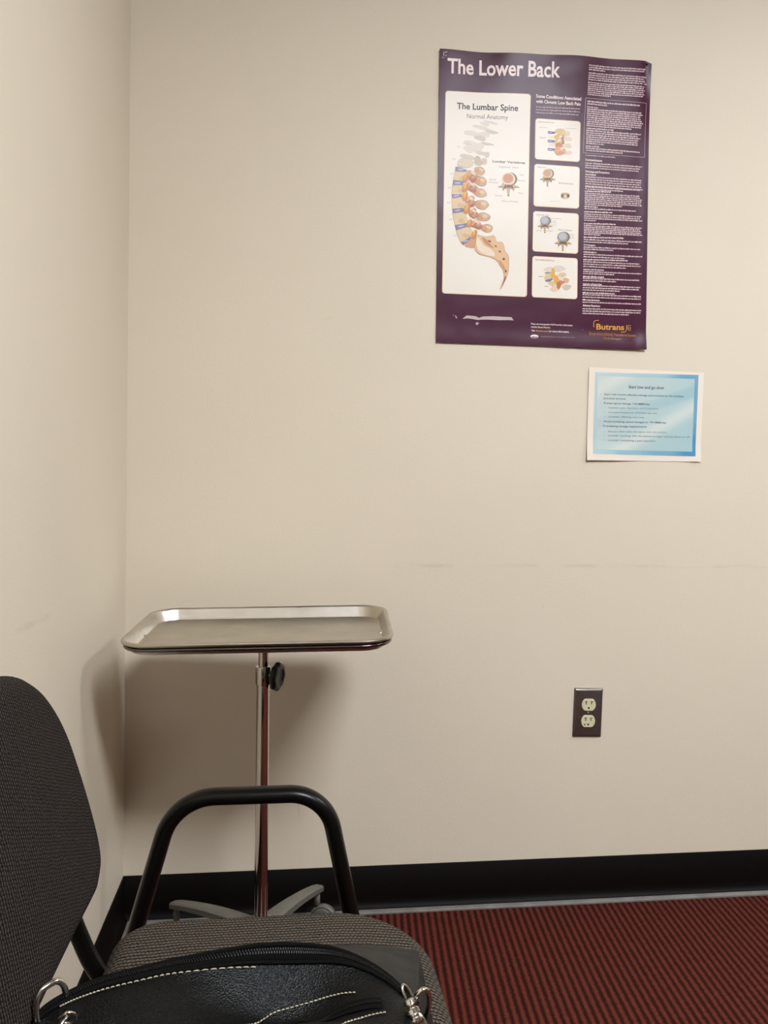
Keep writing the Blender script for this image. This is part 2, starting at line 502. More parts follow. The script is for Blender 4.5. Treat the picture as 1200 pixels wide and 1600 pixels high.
cove('baseboard_back', 'x', XL, XR, YB, -1)
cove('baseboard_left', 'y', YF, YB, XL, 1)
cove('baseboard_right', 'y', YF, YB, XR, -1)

# brown door behind the camera (seen only in the chrome)
b = MB(); b.box((-0.20, YF, 0.005), (0.72, YF + 0.03, 2.05))
dr = structure('door_1', b, M_wood, smooth=False)

# ceiling light: the room's lamp
M_frame = simple('white_light_frame', (.7, .68, .64, 1), .5)
M_diff, nt, bs = newmat('light_diffuser')
bs.inputs['Base Color'].default_value = (.8, .8, .8, 1)
bs.inputs['Emission Color'].default_value = (*LIGHT_COLOR, 1)
bs.inputs['Emission Strength'].default_value = LIGHT_STRENGTH
for (lx, ly, lw_, ld_), lab in zip(LIGHTS, ('long recessed ceiling light, the one nearer the corner with the chair', 'small square recessed ceiling light, the one nearer the right wall')):
    t_ = empty('ceiling_light', (lx, ly, ZC))
    tag(t_, lab, 'ceiling light', 'recessed ceiling lights')
    hx, hy = lw_/2, ld_/2
    b = MB()
    for (x0, y0, x1, y1) in ((-hx-.03, -hy-.03, hx+.03, -hy), (-hx-.03, hy, hx+.03, hy+.03), (-hx-.03, -hy, -hx, hy), (hx, -hy, hx+.03, hy)):
        b.box((lx+x0, ly+y0, ZC-0.014), (lx+x1, ly+y1, ZC))
    b.build('frame', M_frame, t_, smooth=False)
    b = MB(); b.box((lx-hx, ly-hy, ZC-0.010), (lx+hx, ly+hy, ZC-0.002))
    b.build('diffuser', M_diff, t_, smooth=False)

# ================================================================= the big poster
PY = YB - 0.0012
def poster_uv(px, py):
    """artwork position (photographed sheet, corners 685,79 / 1016,102 / 1007,543 / 685,537) to sheet fractions"""
    xr = 1016 - 9 * (py - 102) / 441.0
    s = (px - 685) / (xr - 685)
    yt = 79 + (px - 685) * 23 / 331.0
    yb = 537 + (px - 685) * 6 / 322.0
    return s, (py - yt) / (yb - yt)
PX0, PX1, PZ0, PZ1 = 0.350, 0.8575, 1.3130, 1.9865
def sm(a, b_, x):
    t = max(0.0, min(1.0, (x - a) / (b_ - a))); return t*t*(3 - 2*t)
def poster_off(s, t):
    """how far the glossy sheet stands off the wall: rolled-forward waves along the top, a lifted lower edge"""
    o = 0.0012
    top = max(0.0, 1 - t / 0.30)
    o += 0.017 * top**2 * sm(0.12, 0.65, s) * (1 - 0.7*sm(0.95, 1.02, s))
    o += 0.0018 * top**1.2 * (1 + math.sin(s * 21.0 + 0.6))
    o += 0.0045 * sm(0.93, 1.0, t) * (0.35 + 0.65 * sm(0.3, 0.95, s))
    o += 0.002 * sm(0.94, 1.0, s) * t
    return o
def P3(px, py, lift=0.0):
    s, t = poster_uv(px, py)
    return Vector((PX0 + (PX1 - PX0) * s, PY - poster_off(s, t) - lift, PZ1 - (PZ1 - PZ0) * t))

def chaikin(pts, n=2):
    for _ in range(n):
        out = []
        for i in range(len(pts)):
            a, b_ = pts[i], pts[(i+1) % len(pts)]
            out.append((a[0]*.75 + b_[0]*.25, a[1]*.75 + b_[1]*.25))
            out.append((a[0]*.25 + b_[0]*.75, a[1]*.25 + b_[1]*.75))
        pts = out
    return pts

def fill(mb, pts, col, mapf, lift):
    tris = tessellate_polygon([[Vector((x, y, 0)) for x, y in pts]])
    mb.add([mapf(x, y, lift) for x, y in pts], [tuple(t) for t in tris], col)

def quadgrid(mb, q, mapf, lift, colf, nx=12, ny=12):
    TL, TR, BR, BL = q
    vs_ = []
    for j in range(ny + 1):
        for i in range(nx + 1):
            u, v = i/nx, j/ny
            x = (TL[0]*(1-u)+TR[0]*u)*(1-v) + (BL[0]*(1-u)+BR[0]*u)*v
            y = (TL[1]*(1-u)+TR[1]*u)*(1-v) + (BL[1]*(1-u)+BR[1]*u)*v
            vs_.append(mapf(x, y, lift))
    n0 = len(mb.v)
    mb.v += [tuple(p) for p in vs_]
    for j in range(ny):
        for i in range(nx):
            a = n0 + j*(nx+1) + i
            mb.f.append((a, a+1, a+nx+2, a+nx+1)); mb.c.append(colf((i+.5)/nx, (j+.5)/ny) if callable(colf) else colf)

def paper_slab(mb, q, mapf, col, nx, ny, th=0.0003, lift=-0.0002):
    """thin closed sheet: front and back skins and a rim of its own"""
    n0 = len(mb.v); quadgrid(mb, q, mapf, lift, col, nx, ny)
    n1 = len(mb.v); quadgrid(mb, q, mapf, lift - th, col, nx, ny)
    n2 = len(mb.v)
    for k in range(n1, n2):
        pass
    idx = [i for i in range(nx)] + [j*(nx+1) + nx for j in range(ny)] + [ny*(nx+1) + i for i in range(nx, 0, -1)] + [j*(nx+1) for j in range(ny, 0, -1)]
    m = len(idx)
    mb.add([mb.v[n0 + i] for i in idx] + [mb.v[n1 + i] for i in idx], [(k, (k+1) % m, m + (k+1) % m, m + k) for k in range(m)], col)

def rounded_quad(q, r, inset=0.0, n=6, edge=14):
    """rounded outline of a photographed quad, with extra points along its edges so it follows the sheet"""
    TL, TR, BR, BL = q
    W = math.hypot(TR[0]-TL[0], TR[1]-TL[1]); H = math.hypot(BL[0]-TL[0], BL[1]-TL[1])
    out = []
    loc = []
    for cx, cy, a0 in ((W-r, r, -90), (W-r, H-r, 0), (r, H-r, 90), (r, r, 180)):
        for k in range(n + 1):
            a = math.radians(a0 + 90*k/n)
            loc.append((cx + (r-inset)*math.cos(a), cy + (r-inset)*math.sin(a)))
    dens = []
    for i in range(len(loc)):
        a, b_ = loc[i], loc[(i+1) % len(loc)]
        d = math.hypot(a[0]-b_[0], a[1]-b_[1]); k = max(1, int(d/6))
        for j in range(k): dens.append((a[0] + (b_[0]-a[0])*j/k, a[1] + (b_[1]-a[1])*j/k))
    for x, y in dens:
        u, v = x/W, y/H
        out.append(((TL[0]*(1-u)+TR[0]*u)*(1-v) + (BL[0]*(1-u)+BR[0]*u)*v, (TL[1]*(1-u)+TR[1]*u)*(1-v) + (BL[1]*(1-u)+BR[1]*u)*v))
    return out

def fillfan(mb, pts, col, mapf, lift, rings=10):
    cx = sum(p[0] for p in pts)/len(pts); cy = sum(p[1] for p in pts)/len(pts)
    n = len(pts); vs_ = []
    for k in range(rings):
        f = 1 - k/rings
        vs_ += [mapf(cx + (x-cx)*f, cy + (y-cy)*f, lift) for x, y in pts]
    vs_.append(mapf(cx, cy, lift))
    fs = []
    for k in range(rings - 1):
        for j in range(n):
            fs.append((k*n+j, k*n+(j+1) % n, (k+1)*n+(j+1) % n, (k+1)*n+j))
    for j in range(n): fs.append(((rings-1)*n+j, (rings-1)*n+(j+1) % n, rings*n))
    mb.add(vs_, fs, col)

_font_cache = {}
def text_shapes(txt, bold=0.0):
    key = (txt, bold)
    if key in _font_cache: return _font_cache[key]
    cu = bpy.data.curves.new('lettering', 'FONT'); cu.body = txt; cu.size = 1.0; cu.offset = bold
    cu.resolution_u = 3
    ob = bpy.data.objects.new('lettering', cu); COL.objects.link(ob)
    dg = bpy.context.evaluated_depsgraph_get()
    me = bpy.data.meshes.new_from_object(ob.evaluated_get(dg))
    vs_ = [(v.co.x, v.co.y) for v in me.vertices]; fs = [tuple(p.vertices) for p in me.polygons]
    bpy.data.objects.remove(ob); bpy.data.curves.remove(cu); bpy.data.meshes.remove(me)
    xs = [v[0] for v in vs_]
    w = (min(xs), max(xs)) if xs else (0, 1)
    _font_cache[key] = (vs_, fs, w)
    return _font_cache[key]

def write(mb, txt, p0, p1, cap, col, mapf, lift, bold=0.0):
    """set txt from p0 to p1 (baseline ends), capital height cap"""
    vs_, fs, (x0, x1) = text_shapes(txt, bold)
    dx, dy = p1[0]-p0[0], p1[1]-p0[1]
    L = math.hypot(dx, dy); ux, uy = dx/L, dy/L
    ky = cap / 0.73
    pts = []
    for x, y in vs_:
        a = (x - x0) / (x1 - x0) * L
        pts.append(mapf(p0[0] + ux*a, p0[1] + uy*a - y*ky, lift))
    mb.add(pts, fs, col)

def greeked(mb, p0, p1, hgt, col, mapf, lift, fillw=1.0, seed=0):
    """one line of unreadably small print: word-like runs of little strokes"""
    r = random.Random(seed)
    L = math.hypot(p1[0]-p0[0], p1[1]-p0[1]); ux, uy = (p1[0]-p0[0])/L, (p1[1]-p0[1])/L
    x = 0.0; end = L * fillw
    while x < end:
        w = r.uniform(1.2, 6.0)
        xe = min(x + w, end)
        k = x
        while k < xe - 0.2:
            ww = r.uniform(0.45, 0.95)
            hh = hgt * r.choice((0.72, 0.72, 0.8, 1.0))
            a, b_ = k, min(k + ww, xe)
            q = [(p0[0]+ux*a, p0[1]+uy*a-hh), (p0[0]+ux*b_, p0[1]+uy*b_-hh), (p0[0]+ux*b_, p0[1]+uy*b_), (p0[0]+ux*a, p0[1]+uy*a)]
            mb.add([mapf(qx, qy, lift) for qx, qy in q], [(0, 1, 2, 3)], col)
            k += ww + 0.12
        x = xe + 0.75

def blob(mb, cx, cy, rx, ry, col, mapf, lift, rot=0.0, n=18, wob=0.0, seed=1):
    r = random.Random(seed); ph = [r.uniform(0, 6.28) for _ in range(3)]
    pts = []
    for k in range(n):
        a = 2*PI*k/n
        q = 1 + wob*(math.sin(2*a+ph[0])*.5 + math.sin(3*a+ph[1])*.35 + math.sin(5*a+ph[2])*.25)
        x, y = rx*math.cos(a)*q, ry*math.sin(a)*q
        pts.append((cx + x*math.cos(rot)-y*math.sin(rot), cy + x*math.sin(rot)+y*math.cos(rot)))
    fill(mb, pts, col, mapf, lift)

E1 = 0.00016   # ink layers lie a hair apart
PURPLE = srgb(72, 27, 50)
WHITE = srgb(240, 236, 228)
CREAM = srgb(240, 202, 170)
PINKW = srgb(240, 220, 222)
DARK = srgb(52, 38, 42)
GREY = srgb(120, 110, 110)
GOLD = srgb(212, 158, 78)

poster = empty('wall_poster', (0.604, YB - 0.001, 1.65))
tag(poster, 'large purple anatomy poster titled The Lower Back pinned on the cream wall', 'poster')
b = MB()
paper_slab(b, ((685, 79), (1016, 102), (1007, 543), (685, 537)), P3, PURPLE, 72, 80)
sheet = b.build('poster_sheet', M_poster, poster, colors=True, recalc=False)

def panel(q, r, name, label=None):
    b = MB()
    fillfan(b, rounded_quad(q, r), CREAM, P3, E1)
    fillfan(b, rounded_quad(q, r, 0.9), WHITE, P3, 2*E1)
    return b.build(name, M_poster, poster, colors=True, label=label)

BIGQ = ((694.5, 144), (825.8, 148.5), (822, 463.5), (693.2, 460))
panel(BIGQ, 4.5, 'white_panel', 'tall white panel with the curved spine drawing')

# headline
b = MB()
write(b, 'The Lower Back', (697, 116.5), (870, 124), 23.5, srgb(240, 224, 226), P3, 2*E1, bold=0.022)
b.build('headline', M_poster, poster, colors=True, label='large white poster headline', smooth=False)

def Z1(x, y): return 690 + x/8.571, 140 + y/8.571
def Z2(x, y): return 690 + x/8.571, 300 + y/8.571
def zpoly(mb, Z, pts, col, lift, sm_=1, outline=None, grow=0.5):
    q = chaikin([Z(*p) for p in pts], sm_)
    if outline:
        cx = sum(p[0] for p in q)/len(q); cy = sum(p[1] for p in q)/len(q)
        o = []
        for x, y in q:
            d = math.hypot(x-cx, y-cy) or 1
            o.append((x + (x-cx)/d*grow, y + (y-cy)/d*grow))
        fill(mb, o, outline, P3, lift)
        lift += E1*0.5
    fill(mb, q, col, P3, lift)

b = MB()
write(b, 'The Lumbar Spine', Z1(190, 272), Z1(998, 296), 9.8, DARK, P3, 3*E1, bold=0.024)
write(b, 'Normal Anatomy', Z1(325, 396), Z1(865, 408), 7.4, srgb(105, 92, 95), P3, 3*E1)
write(b, 'Lumbar Vertebrae', Z1(668, 980), Z1(1098, 996), 4.0, srgb(85, 75, 75), P3, 3*E1, bold=0.02)
write(b, 'Superior View', Z1(755, 1050), Z1(1012, 1057), 3.6, srgb(165, 155, 152), P3, 3*E1)
for txt, a, c in (('Body', Z1(1025, 1150), Z1(1085, 1152)), ('Pedicle', Z1(1005, 1225), Z1(1098, 1230)), ('Spinal', Z1(625, 1215), Z1(710, 1218)),
                  ('Foramen', Z1(625, 1255), Z1(742, 1258)), ('Facet', Z2(1010, 22), Z2(1072, 26)), ('Lamina', Z2(705, 58), Z2(800, 60)), ('Spinous Process', Z2(790, 130), Z2(1010, 138))):
    write(b, txt, a, c, 2.6, srgb(150, 142, 140), P3, 3*E1)
for txt, (x, y) in (('T11', Z1(200, 790)), ('T12', Z1(140, 955)), ('L1', Z1(118, 1150)), ('L2', Z1(90, 1335)), ('L3', Z2(85, 165)), ('L4', Z2(112, 390)), ('L5', Z2(170, 605))):
    write(b, txt, (x, y), (x + (5 if txt[0] == 'T' else 3.8), y + .15), 3.2, srgb(160, 155, 158), P3, 3*E1)
b.build('panel_lettering', M_poster, poster, colors=True, smooth=False, label='dark lettering of the lumbar spine panel')

BONE = srgb(222, 196, 156); BONE2 = srgb(205, 168, 128); EDGE = srgb(158, 124, 92); TAN = srgb(200, 146, 106)
BLUE = srgb(122, 118, 160); BLUEL = srgb(182, 178, 205); ORANGE = srgb(204, 128, 40); YEL = srgb(224, 174, 74); RUST = srgb(178, 92, 50)
FADE = srgb(222, 214, 204); FADE2 = srgb(206, 196, 184); PALE = srgb(238, 228, 216)
b = MB(); L = 3*E1
for i, (x, y, rx, ry, c) in enumerate(((560, 470, 70, 22, FADE), (640, 450, 95, 20, FADE), (520, 520, 130, 26, FADE), (650, 575, 80, 26, FADE2), (400, 600, 110, 40, FADE), (560, 610, 80, 40, FADE),
        (500, 660, 90, 30, FADE2), (370, 720, 80, 26, FADE), (350, 745, 70, 10, FADE2), (590, 735, 90, 20, FADE2), (490, 780, 60, 60, FADE), (380, 800, 90, 60, FADE), (520, 860, 80, 26, FADE2), (590, 880, 34, 46, FADE2))):
    blob(b, *Z1(x, y), rx/8.571, ry/8.571, c, P3, L + i*E1*0.1, wob=0.25, seed=i, rot=0.2)
L = 5*E1
zpoly(b, Z1, [(250, 865), (430, 905), (420, 960), (245, 925)], FADE2, L, outline=srgb(178, 165, 148))
zpoly(b, Z1, [(235, 925), (425, 960), (400, 1045), (300, 1060), (195, 1035)], srgb(214, 200, 176), L, outline=EDGE, grow=.35)
zpoly(b, Z1, [(440, 890), (500, 905), (520, 960), (540, 1010), (500, 1030), (420, 1010)], srgb(196, 176, 150), L)
zpoly(b, Z1, [(535, 920), (590, 930), (595, 1000), (550, 1012), (520, 960)], srgb(206, 186, 160), L + E1)
bodies = [(Z1, [(182, 1115), (330, 1112), (350, 1235), (250, 1225), (160, 1222)]), (Z1, [(150, 1298), (320, 1285), (330, 1400), (140, 1415)]),
          (Z2, [(143, 102), (300, 92), (330, 215), (200, 235), (150, 236)]), (Z2, [(155, 305), (300, 285), (360, 425), (250, 450), (192, 448), (172, 380)]),
          (Z2, [(205, 528), (360, 465), (430, 580), (340, 635), (265, 672), (225, 595)])]
for Z, q in bodies:
    cx = sum(p[0] for p in q)/len(q); cy = sum(p[1] for p in q)/len(q)
    q = [(cx + (x-cx)*1.06, cy + (y-cy)*1.10) for x, y in q]
    zpoly(b, Z, q, BONE, L, sm_=0, outline=EDGE, grow=.3)
    blob(b, *Z(cx + 30, cy + 14), 5.5, 3.4, srgb(208, 176, 132), P3, L + .8*E1, wob=.3, seed=int(cx))
zpoly(b, Z2, [(300, 738), (380, 640), (450, 595), (480, 690), (440, 758)], srgb(214, 160, 122), L, outline=EDGE, grow=.4)
discs = [(Z1, [(185, 1045), (250, 1060), (335, 1090), (320, 1112), (180, 1108)]), (Z1, [(155, 1224), (290, 1245), (280, 1290), (148, 1294)]),
         (Z2, [(138, 45), (262, 40), (275, 72), (145, 98)]), (Z2, [(148, 238), (285, 224), (300, 272), (155, 300)]),
         (Z2, [(182, 455), (340, 425), (352, 470), (202, 524)]), (Z2, [(262, 684), (400, 600), (376, 655), (296, 720)])]
for Z, q in discs:
    zpoly(b, Z, q, BLUE, L + E1, sm_=0, outline=srgb(84, 78, 112), grow=.2)
    cx = sum(p[0] for p in q)/len(q); cy = sum(p[1] for p in q)/len(q)
    blob(b, *Z(cx - 8, cy), 4.6, 1.5, BLUEL, P3, L + 2*E1, rot=-0.25 if Z is Z2 else 0.08)
spin = [(Z1, 500, 1095, 70, 46, .35), (Z1, 515, 1235, 72, 62, .2), (Z2, 510, 20, 82, 52, .1), (Z2, 530, 175, 82, 62, .15), (Z2, 550, 340, 84, 56, 0), (Z2, 600, 490, 76, 50, .25)]
for i, (Z, x, y, rx, ry, ro) in enumerate(spin):
    blob(b, *Z(x, y), (rx+5)/8.571, (ry+5)/8.571, EDGE, P3, L + E1, rot=ro, wob=.12, seed=i)
    blob(b, *Z(x, y), rx/8.571, ry/8.571, BONE2, P3, L + 1.5*E1, rot=ro, wob=.12, seed=i)
    blob(b, *Z(x - 38, y + 6), rx*.55/8.571, ry*.6/8.571, TAN, P3, L + 2*E1, rot=ro)
    blob(b, *Z(x + 22, y - 12), rx*.45/8.571, ry*.4/8.571, BONE, P3, L + 2.2*E1, rot=ro)
fac = [(Z1, 400, 1150, 70, 70), (Z1, 385, 1300, 68, 64), (Z2, 375, 120, 58, 70), (Z2, 415, 285, 56, 62), (Z2, 450, 430, 66, 56)]
for i, (Z, x, y, rx, ry) in enumerate(fac):
    blob(b, *Z(x + 6, y + 22), (rx+6)/8.571, ry*.9/8.571, RUST, P3, L + 2.4*E1, wob=.3, seed=i, rot=.4)
    blob(b, *Z(x + 4, y - 4), rx*.92/8.571, ry*.82/8.571, srgb(206, 160, 122), P3, L + 2.8*E1, wob=.34, seed=i+3, rot=.3)
    blob(b, *Z(x - 8, y + 18), rx*.5/8.571, ry*.3/8.571, srgb(176, 112, 70), P3, L + 3.0*E1, wob=.3, seed=i+7, rot=-.6)
    blob(b, *Z(x + 16, y - 22), rx*.52/8.571, ry*.26/8.571, srgb(230, 208, 182), P3, L + 3.2*E1, wob=.2, seed=i, rot=.5)
    fill(b, chaikin([Z(x + 10, y + 30), Z(x + 60, y + 8), Z(x + 110, y + 18), Z(x + 70, y + 34), Z(x + 30, y + 58)]), srgb(186, 132, 92), P3, L + 2.9*E1)
nerve = [(Z1, 315, 1180, 26, 62), (Z1, 310, 1310, 30, 62), (Z2, 310, 55, 30, 62), (Z2, 335, 225, 30, 66), (Z2, 372, 415, 24, 62), (Z2, 435, 560, 26, 62)]
for i, (Z, x, y, rx, ry) in enumerate(nerve):
    blob(b, *Z(x, y + 16), (rx+8)/8.571, ry/8.571, ORANGE, P3, L + 3.4*E1, rot=.3, wob=.12, seed=i)
    blob(b, *Z(x - 2, y - 8), rx*.55/8.571, ry*.7/8.571, YEL, P3, L + 3.8*E1, rot=.3)
sac = [(470, 570), (560, 605), (625, 605), (690, 583), (715, 620), (728, 682), (790, 668), (822, 710), (832, 790), (880, 840), (890, 930), (886, 1040), (872, 1110), (845, 1180), (800, 1280), (772, 1312), (790, 1260), (826, 1170), (830, 1100), (822, 1045), (780, 1000), (742, 920), (680, 880), (560, 855), (490, 835), (440, 765), (452, 650)]
zpoly(b, Z2, sac, srgb(226, 190, 150), L + 4*E1, outline=srgb(150, 104, 76), grow=.45)
zpoly(b, Z2, [(470, 600), (505, 640), (560, 730), (650, 760), (715, 840), (690, 868), (570, 842), (500, 800), (462, 720)], srgb(236, 222, 204), L + 5*E1)
zpoly(b, Z2, [(520, 600), (600, 640), (640, 700), (700, 760), (660, 750), (570, 700)], srgb(206, 142, 104), L + 5*E1)
zpoly(b, Z2, [(745, 900), (800, 940), (850, 1040), (860, 1100), (830, 1050), (790, 990)], srgb(206, 150, 108), L + 5*E1)
zpoly(b, Z2, [(835, 1130), (862, 1130), (835, 1200), (790, 1290), (800, 1260)], srgb(176, 96, 78), L + 5*E1)
for x, y, rx, ry in ((635, 665, 24, 11), (715, 730, 18, 9), (770, 800, 16, 12), (822, 900, 17, 17), (850, 1062, 12, 18)):
    blob(b, *Z2(x, y), rx/8.571, ry/8.571, srgb(138, 84, 58), P3, L + 6*E1, rot=.5)

def vertebra_top(mb, cx, cy, s, ring, inner, bone):
    """a vertebra seen from above: round body, side processes, spinous process"""
    l = 5*E1
    star = [(-1.55, 1.2), (-.9, .85), (-.8, .5), (.8, .5), (.9, .85), (1.65, 1.2), (.85, 1.25), (.75, 1.75), (.4, 1.3), (.2, 1.5), (.12, 2.5), (-.1, 2.5), (-.2, 1.5), (-.4, 1.3), (-.75, 1.75), (-.85, 1.25)]
    fill(mb, [(cx + x*s*1.06, cy + y*s*1.05 + .15) for x, y in star], srgb(112, 92, 72), P3, l)
    fill(mb, [(cx + x*s, cy + y*s) for x, y in star], bone, P3, l + E1)
    blob(mb, cx + .25*s, cy, 1.08*s, 1.0*s, srgb(120, 104, 90), P3, l + 1.5*E1)
    blob(mb, cx, cy, 1.02*s, .98*s, ring, P3, l + 2*E1)
    blob(mb, cx - .05*s, cy - .1*s, .76*s, .72*s, inner, P3, l + 3*E1)
    blob(mb, cx, cy + 1.1*s, .34*s, .24*s, srgb(110, 80, 60), P3, l + 3*E1)
    for sx in (-1, 1):
        blob(mb, cx + sx*.5*s, cy + 1.15*s, .16*s, .34*s, srgb(120, 90, 66), P3, l + 3*E1, rot=-sx*.4)
vertebra_top(b, *Z1(878, 1200), 10.2, srgb(232, 208, 176), srgb(200, 140, 108), srgb(206, 178, 146))
b.build('spine_drawing', M_poster, poster, colors=True, smooth=False, label='drawing of the curved lumbar spine with blue discs')

# the four condition panels
QS = [((833.5, 185), (904.6, 189.5), (903.6, 252), (833, 248.5)), ((832.3, 255.5), (903.6, 259.5), (902.6, 324.6), (831.3, 321.8)),
      ((831, 329), (902.2, 332), (901, 395), (830, 392)), ((830, 399), (900.6, 401.6), (899.9, 465.6), (829.3, 463.6))]
def Z3(x, y): return 825 + x/9.41, 140 + y/9.41
def Z4(x, y): return 825 + x/9.41, 310 + y/9.41
DLAB = ('top condition panel with an inflamed spine detail', 'second condition panel with two vertebrae', 'third condition panel with two grey discs seen from above', 'lowest condition panel with a slipped vertebra')
pan = [panel(q, 4.5, 'condition_panel', DLAB[i]) for i, q in enumerate(QS)]
def drawing(mb, i): 
    o = mb.build('drawing', M_poster, pan[i], colors=True, smooth=False)
# 1
b = MB(); L = 3*E1
write(b, 'Osteoarthritis', Z3(125, 485), Z3(350, 495), 2.4, srgb(110, 100, 98), P3, L)
for k, (x0, x1, y) in enumerate(((140, 260, 558), (505, 690, 570), (140, 235, 702), (150, 235, 718))): greeked(b, Z3(x0, y), Z3(x1, y+4), 1.0, srgb(190, 182, 176), P3, L, seed=k)
for k, (x, y) in enumerate(((540, 640), (560, 720), (560, 820), (560, 920))): blob(b, *Z3(x, y), 6.5, 3.6, srgb(224, 210, 188), P3, L, wob=.2, seed=k)
for k, y in enumerate((680, 790)): fill(b, chaikin([Z3(280, y), Z3(420, y-20), Z3(420, y+40), Z3(280, y+40)]), srgb(232, 222, 206), P3, L + E1)
for k, y in enumerate((630, 755, 875)):
    fill(b, chaikin([Z3(262, y-24), Z3(330, y-14), Z3(395, y-10), Z3(380, y+14), Z3(265, y+24)], 1), srgb(92, 90, 132), P3, L + E1)
    fill(b, chaikin([Z3(270, y-6), Z3(330, y-2), Z3(330, y+8), Z3(270, y+12)], 1), srgb(178, 176, 196), P3, L + 1.5*E1)
for k, (x, y, rx, ry, c) in enumerate(((450, 620, 9, 5, srgb(214, 190, 132)), (440, 700, 7, 6, YEL), (500, 650, 4, 5, BONE), (430, 760, 7, 6, srgb(222, 184, 120)), (480, 700, 2, 4, EDGE), (490, 770, 2, 4, EDGE),
        (430, 840, 7, 6, srgb(206, 120, 78)), (410, 890, 5, 6, srgb(222, 160, 110)), (480, 890, 5, 6, srgb(216, 168, 130)), (450, 930, 6, 3, srgb(206, 150, 120)))):
    blob(b, *Z3(x, y), rx, ry, c, P3, L + (2 + .2*k)*E1, wob=.25, seed=k+20)
for k, (x, y) in enumerate(((455, 690), (430, 745), (470, 860))): blob(b, *Z3(x, y), 3.2, 1.5, PALE, P3, L + 5*E1, rot=-.6)
drawing(b, 0)
# 2
b = MB()
write(b, 'Stenosis', Z3(110, 1143), Z3(235, 1148), 2.4, srgb(110, 100, 98), P3, L)
write(b, 'Spinal Stenosis', Z3(425, 1372), Z3(640, 1386), 2.4, srgb(110, 100, 98), P3, L)
greeked(b, Z4(300, 36), Z4(440, 40), 1.0, srgb(190, 182, 176), P3, L, seed=5)
vertebra_top(b, *Z3(262, 1230), 7.6, srgb(222, 196, 150), srgb(196, 158, 116), srgb(190, 160, 118))
fill(b, chaikin([Z3(460, 1500), Z3(590, 1505), Z3(585, 1570), Z3(560, 1600), Z3(480, 1600), Z3(462, 1570)]), srgb(206, 190, 160), P3, L)
for x, y in ((482, 1555), (568, 1552)): blob(b, *Z3(x, y), 2.2, 2.8, srgb(112, 92, 62), P3, L + E1)
blob(b, *Z3(525, 1560), 2.6, 2.4, srgb(226, 206, 180), P3, L + 1.5*E1)
fill(b, [Z3(470, 1520), Z3(588, 1526), Z3(588, 1534), Z3(470, 1528)], srgb(160, 130, 96), P3, L + 1.6*E1)
drawing(b, 1)
# 3
b = MB()
write(b, 'Normal Disc', Z4(105, 243), Z4(292, 250), 2.4, srgb(110, 100, 98), P3, L)
write(b, 'Disc Prolapse', Z4(425, 458), Z4(625, 468), 2.4, srgb(110, 100, 98), P3, L)
for k, (x0, x1, y) in enumerate(((300, 470, 290), (320, 400, 325), (310, 400, 350), (310, 400, 383), (105, 185, 470), (250, 350, 472), (600, 660, 520), (600, 660, 548), (600, 660, 572))): greeked(b, Z4(x0, y), Z4(x1, y+4), 1.0, srgb(180, 174, 172), P3, L, seed=k)
vertebra_top(b, *Z4(225, 322), 7.2, srgb(150, 150, 156), srgb(184, 184, 190), srgb(200, 172, 120))
vertebra_top(b, *Z4(490, 555), 8.3, srgb(150, 150, 156), srgb(188, 188, 192), srgb(200, 172, 128))
drawing(b, 2)
# 4
b = MB()
write(b, 'Spondylolisthesis', Z4(90, 900), Z4(370, 912), 2.4, srgb(110, 100, 98), P3, L)
for (x0, y0, x1) in ((135, 1140, 205), (225, 1283, 280)): fill(b, [Z4(x0, y0-3), Z4(x1, y0-3), Z4(x1, y0+3), Z4(x0, y0+3)], srgb(90, 80, 80), P3, L)
for k, (x, y, rx, ry, c) in enumerate(((280, 1030, 7, 3.6, FADE), (430, 1020, 9, 5, FADE), (280, 1140, 6.6, 4.6, BONE), (340, 1240, 5.5, 4.5, BONE), (375, 1320, 7, 4, srgb(226, 206, 180)), (480, 1110, 6, 4, BONE),
        (540, 1190, 5, 4, srgb(214, 180, 150)), (550, 1290, 6, 4.6, FADE2), (345, 1090, 3.2, 8, YEL), (395, 1180, 4, 7, srgb(226, 170, 80)), (460, 1230, 6, 4, srgb(206, 132, 100)), (430, 1270, 3, 6, srgb(190, 120, 70)))):
    blob(b, *Z4(x, y), rx, ry, c, P3, L + (1 + .2*k)*E1, wob=.25, seed=k+40)
fill(b, chaikin([Z4(225, 1075), Z4(320, 1070), Z4(310, 1088), Z4(225, 1098)], 1), srgb(150, 146, 172), P3, L + 4*E1)
fill(b, chaikin([Z4(225, 1190), Z4(370, 1160), Z4(300, 1215), Z4(240, 1212)], 1), srgb(124, 122, 158), P3, L + 4*E1)
for x, y in ((420, 1100), (470, 1165), (500, 1250)): blob(b, *Z4(x, y), 3.4, 1.3, PALE, P3, L + 5*E1, rot=-.5)
drawing(b, 3)

# headings over the condition panels, warning column, foot of the poster
b = MB(); L = 2*E1
write(b, 'Some Conditions Associated', (834, 153.6), (904.2, 158.6), 5.0, PINKW, P3, L, bold=0.03)
write(b, 'with Chronic Low Back Pain', (834, 161.4), (903.6, 166.3), 5.0, PINKW, P3, L, bold=0.03)
for k in range(3): greeked(b, (834, 168.6 + 4.4*k), (902.8 - 2*(k == 2), 172 + 4.4*k), 2.2, srgb(200, 172, 182), P3, L, seed=60+k)
b.build('heading', M_poster, poster, colors=True, smooth=False, label='white heading above the condition panels')

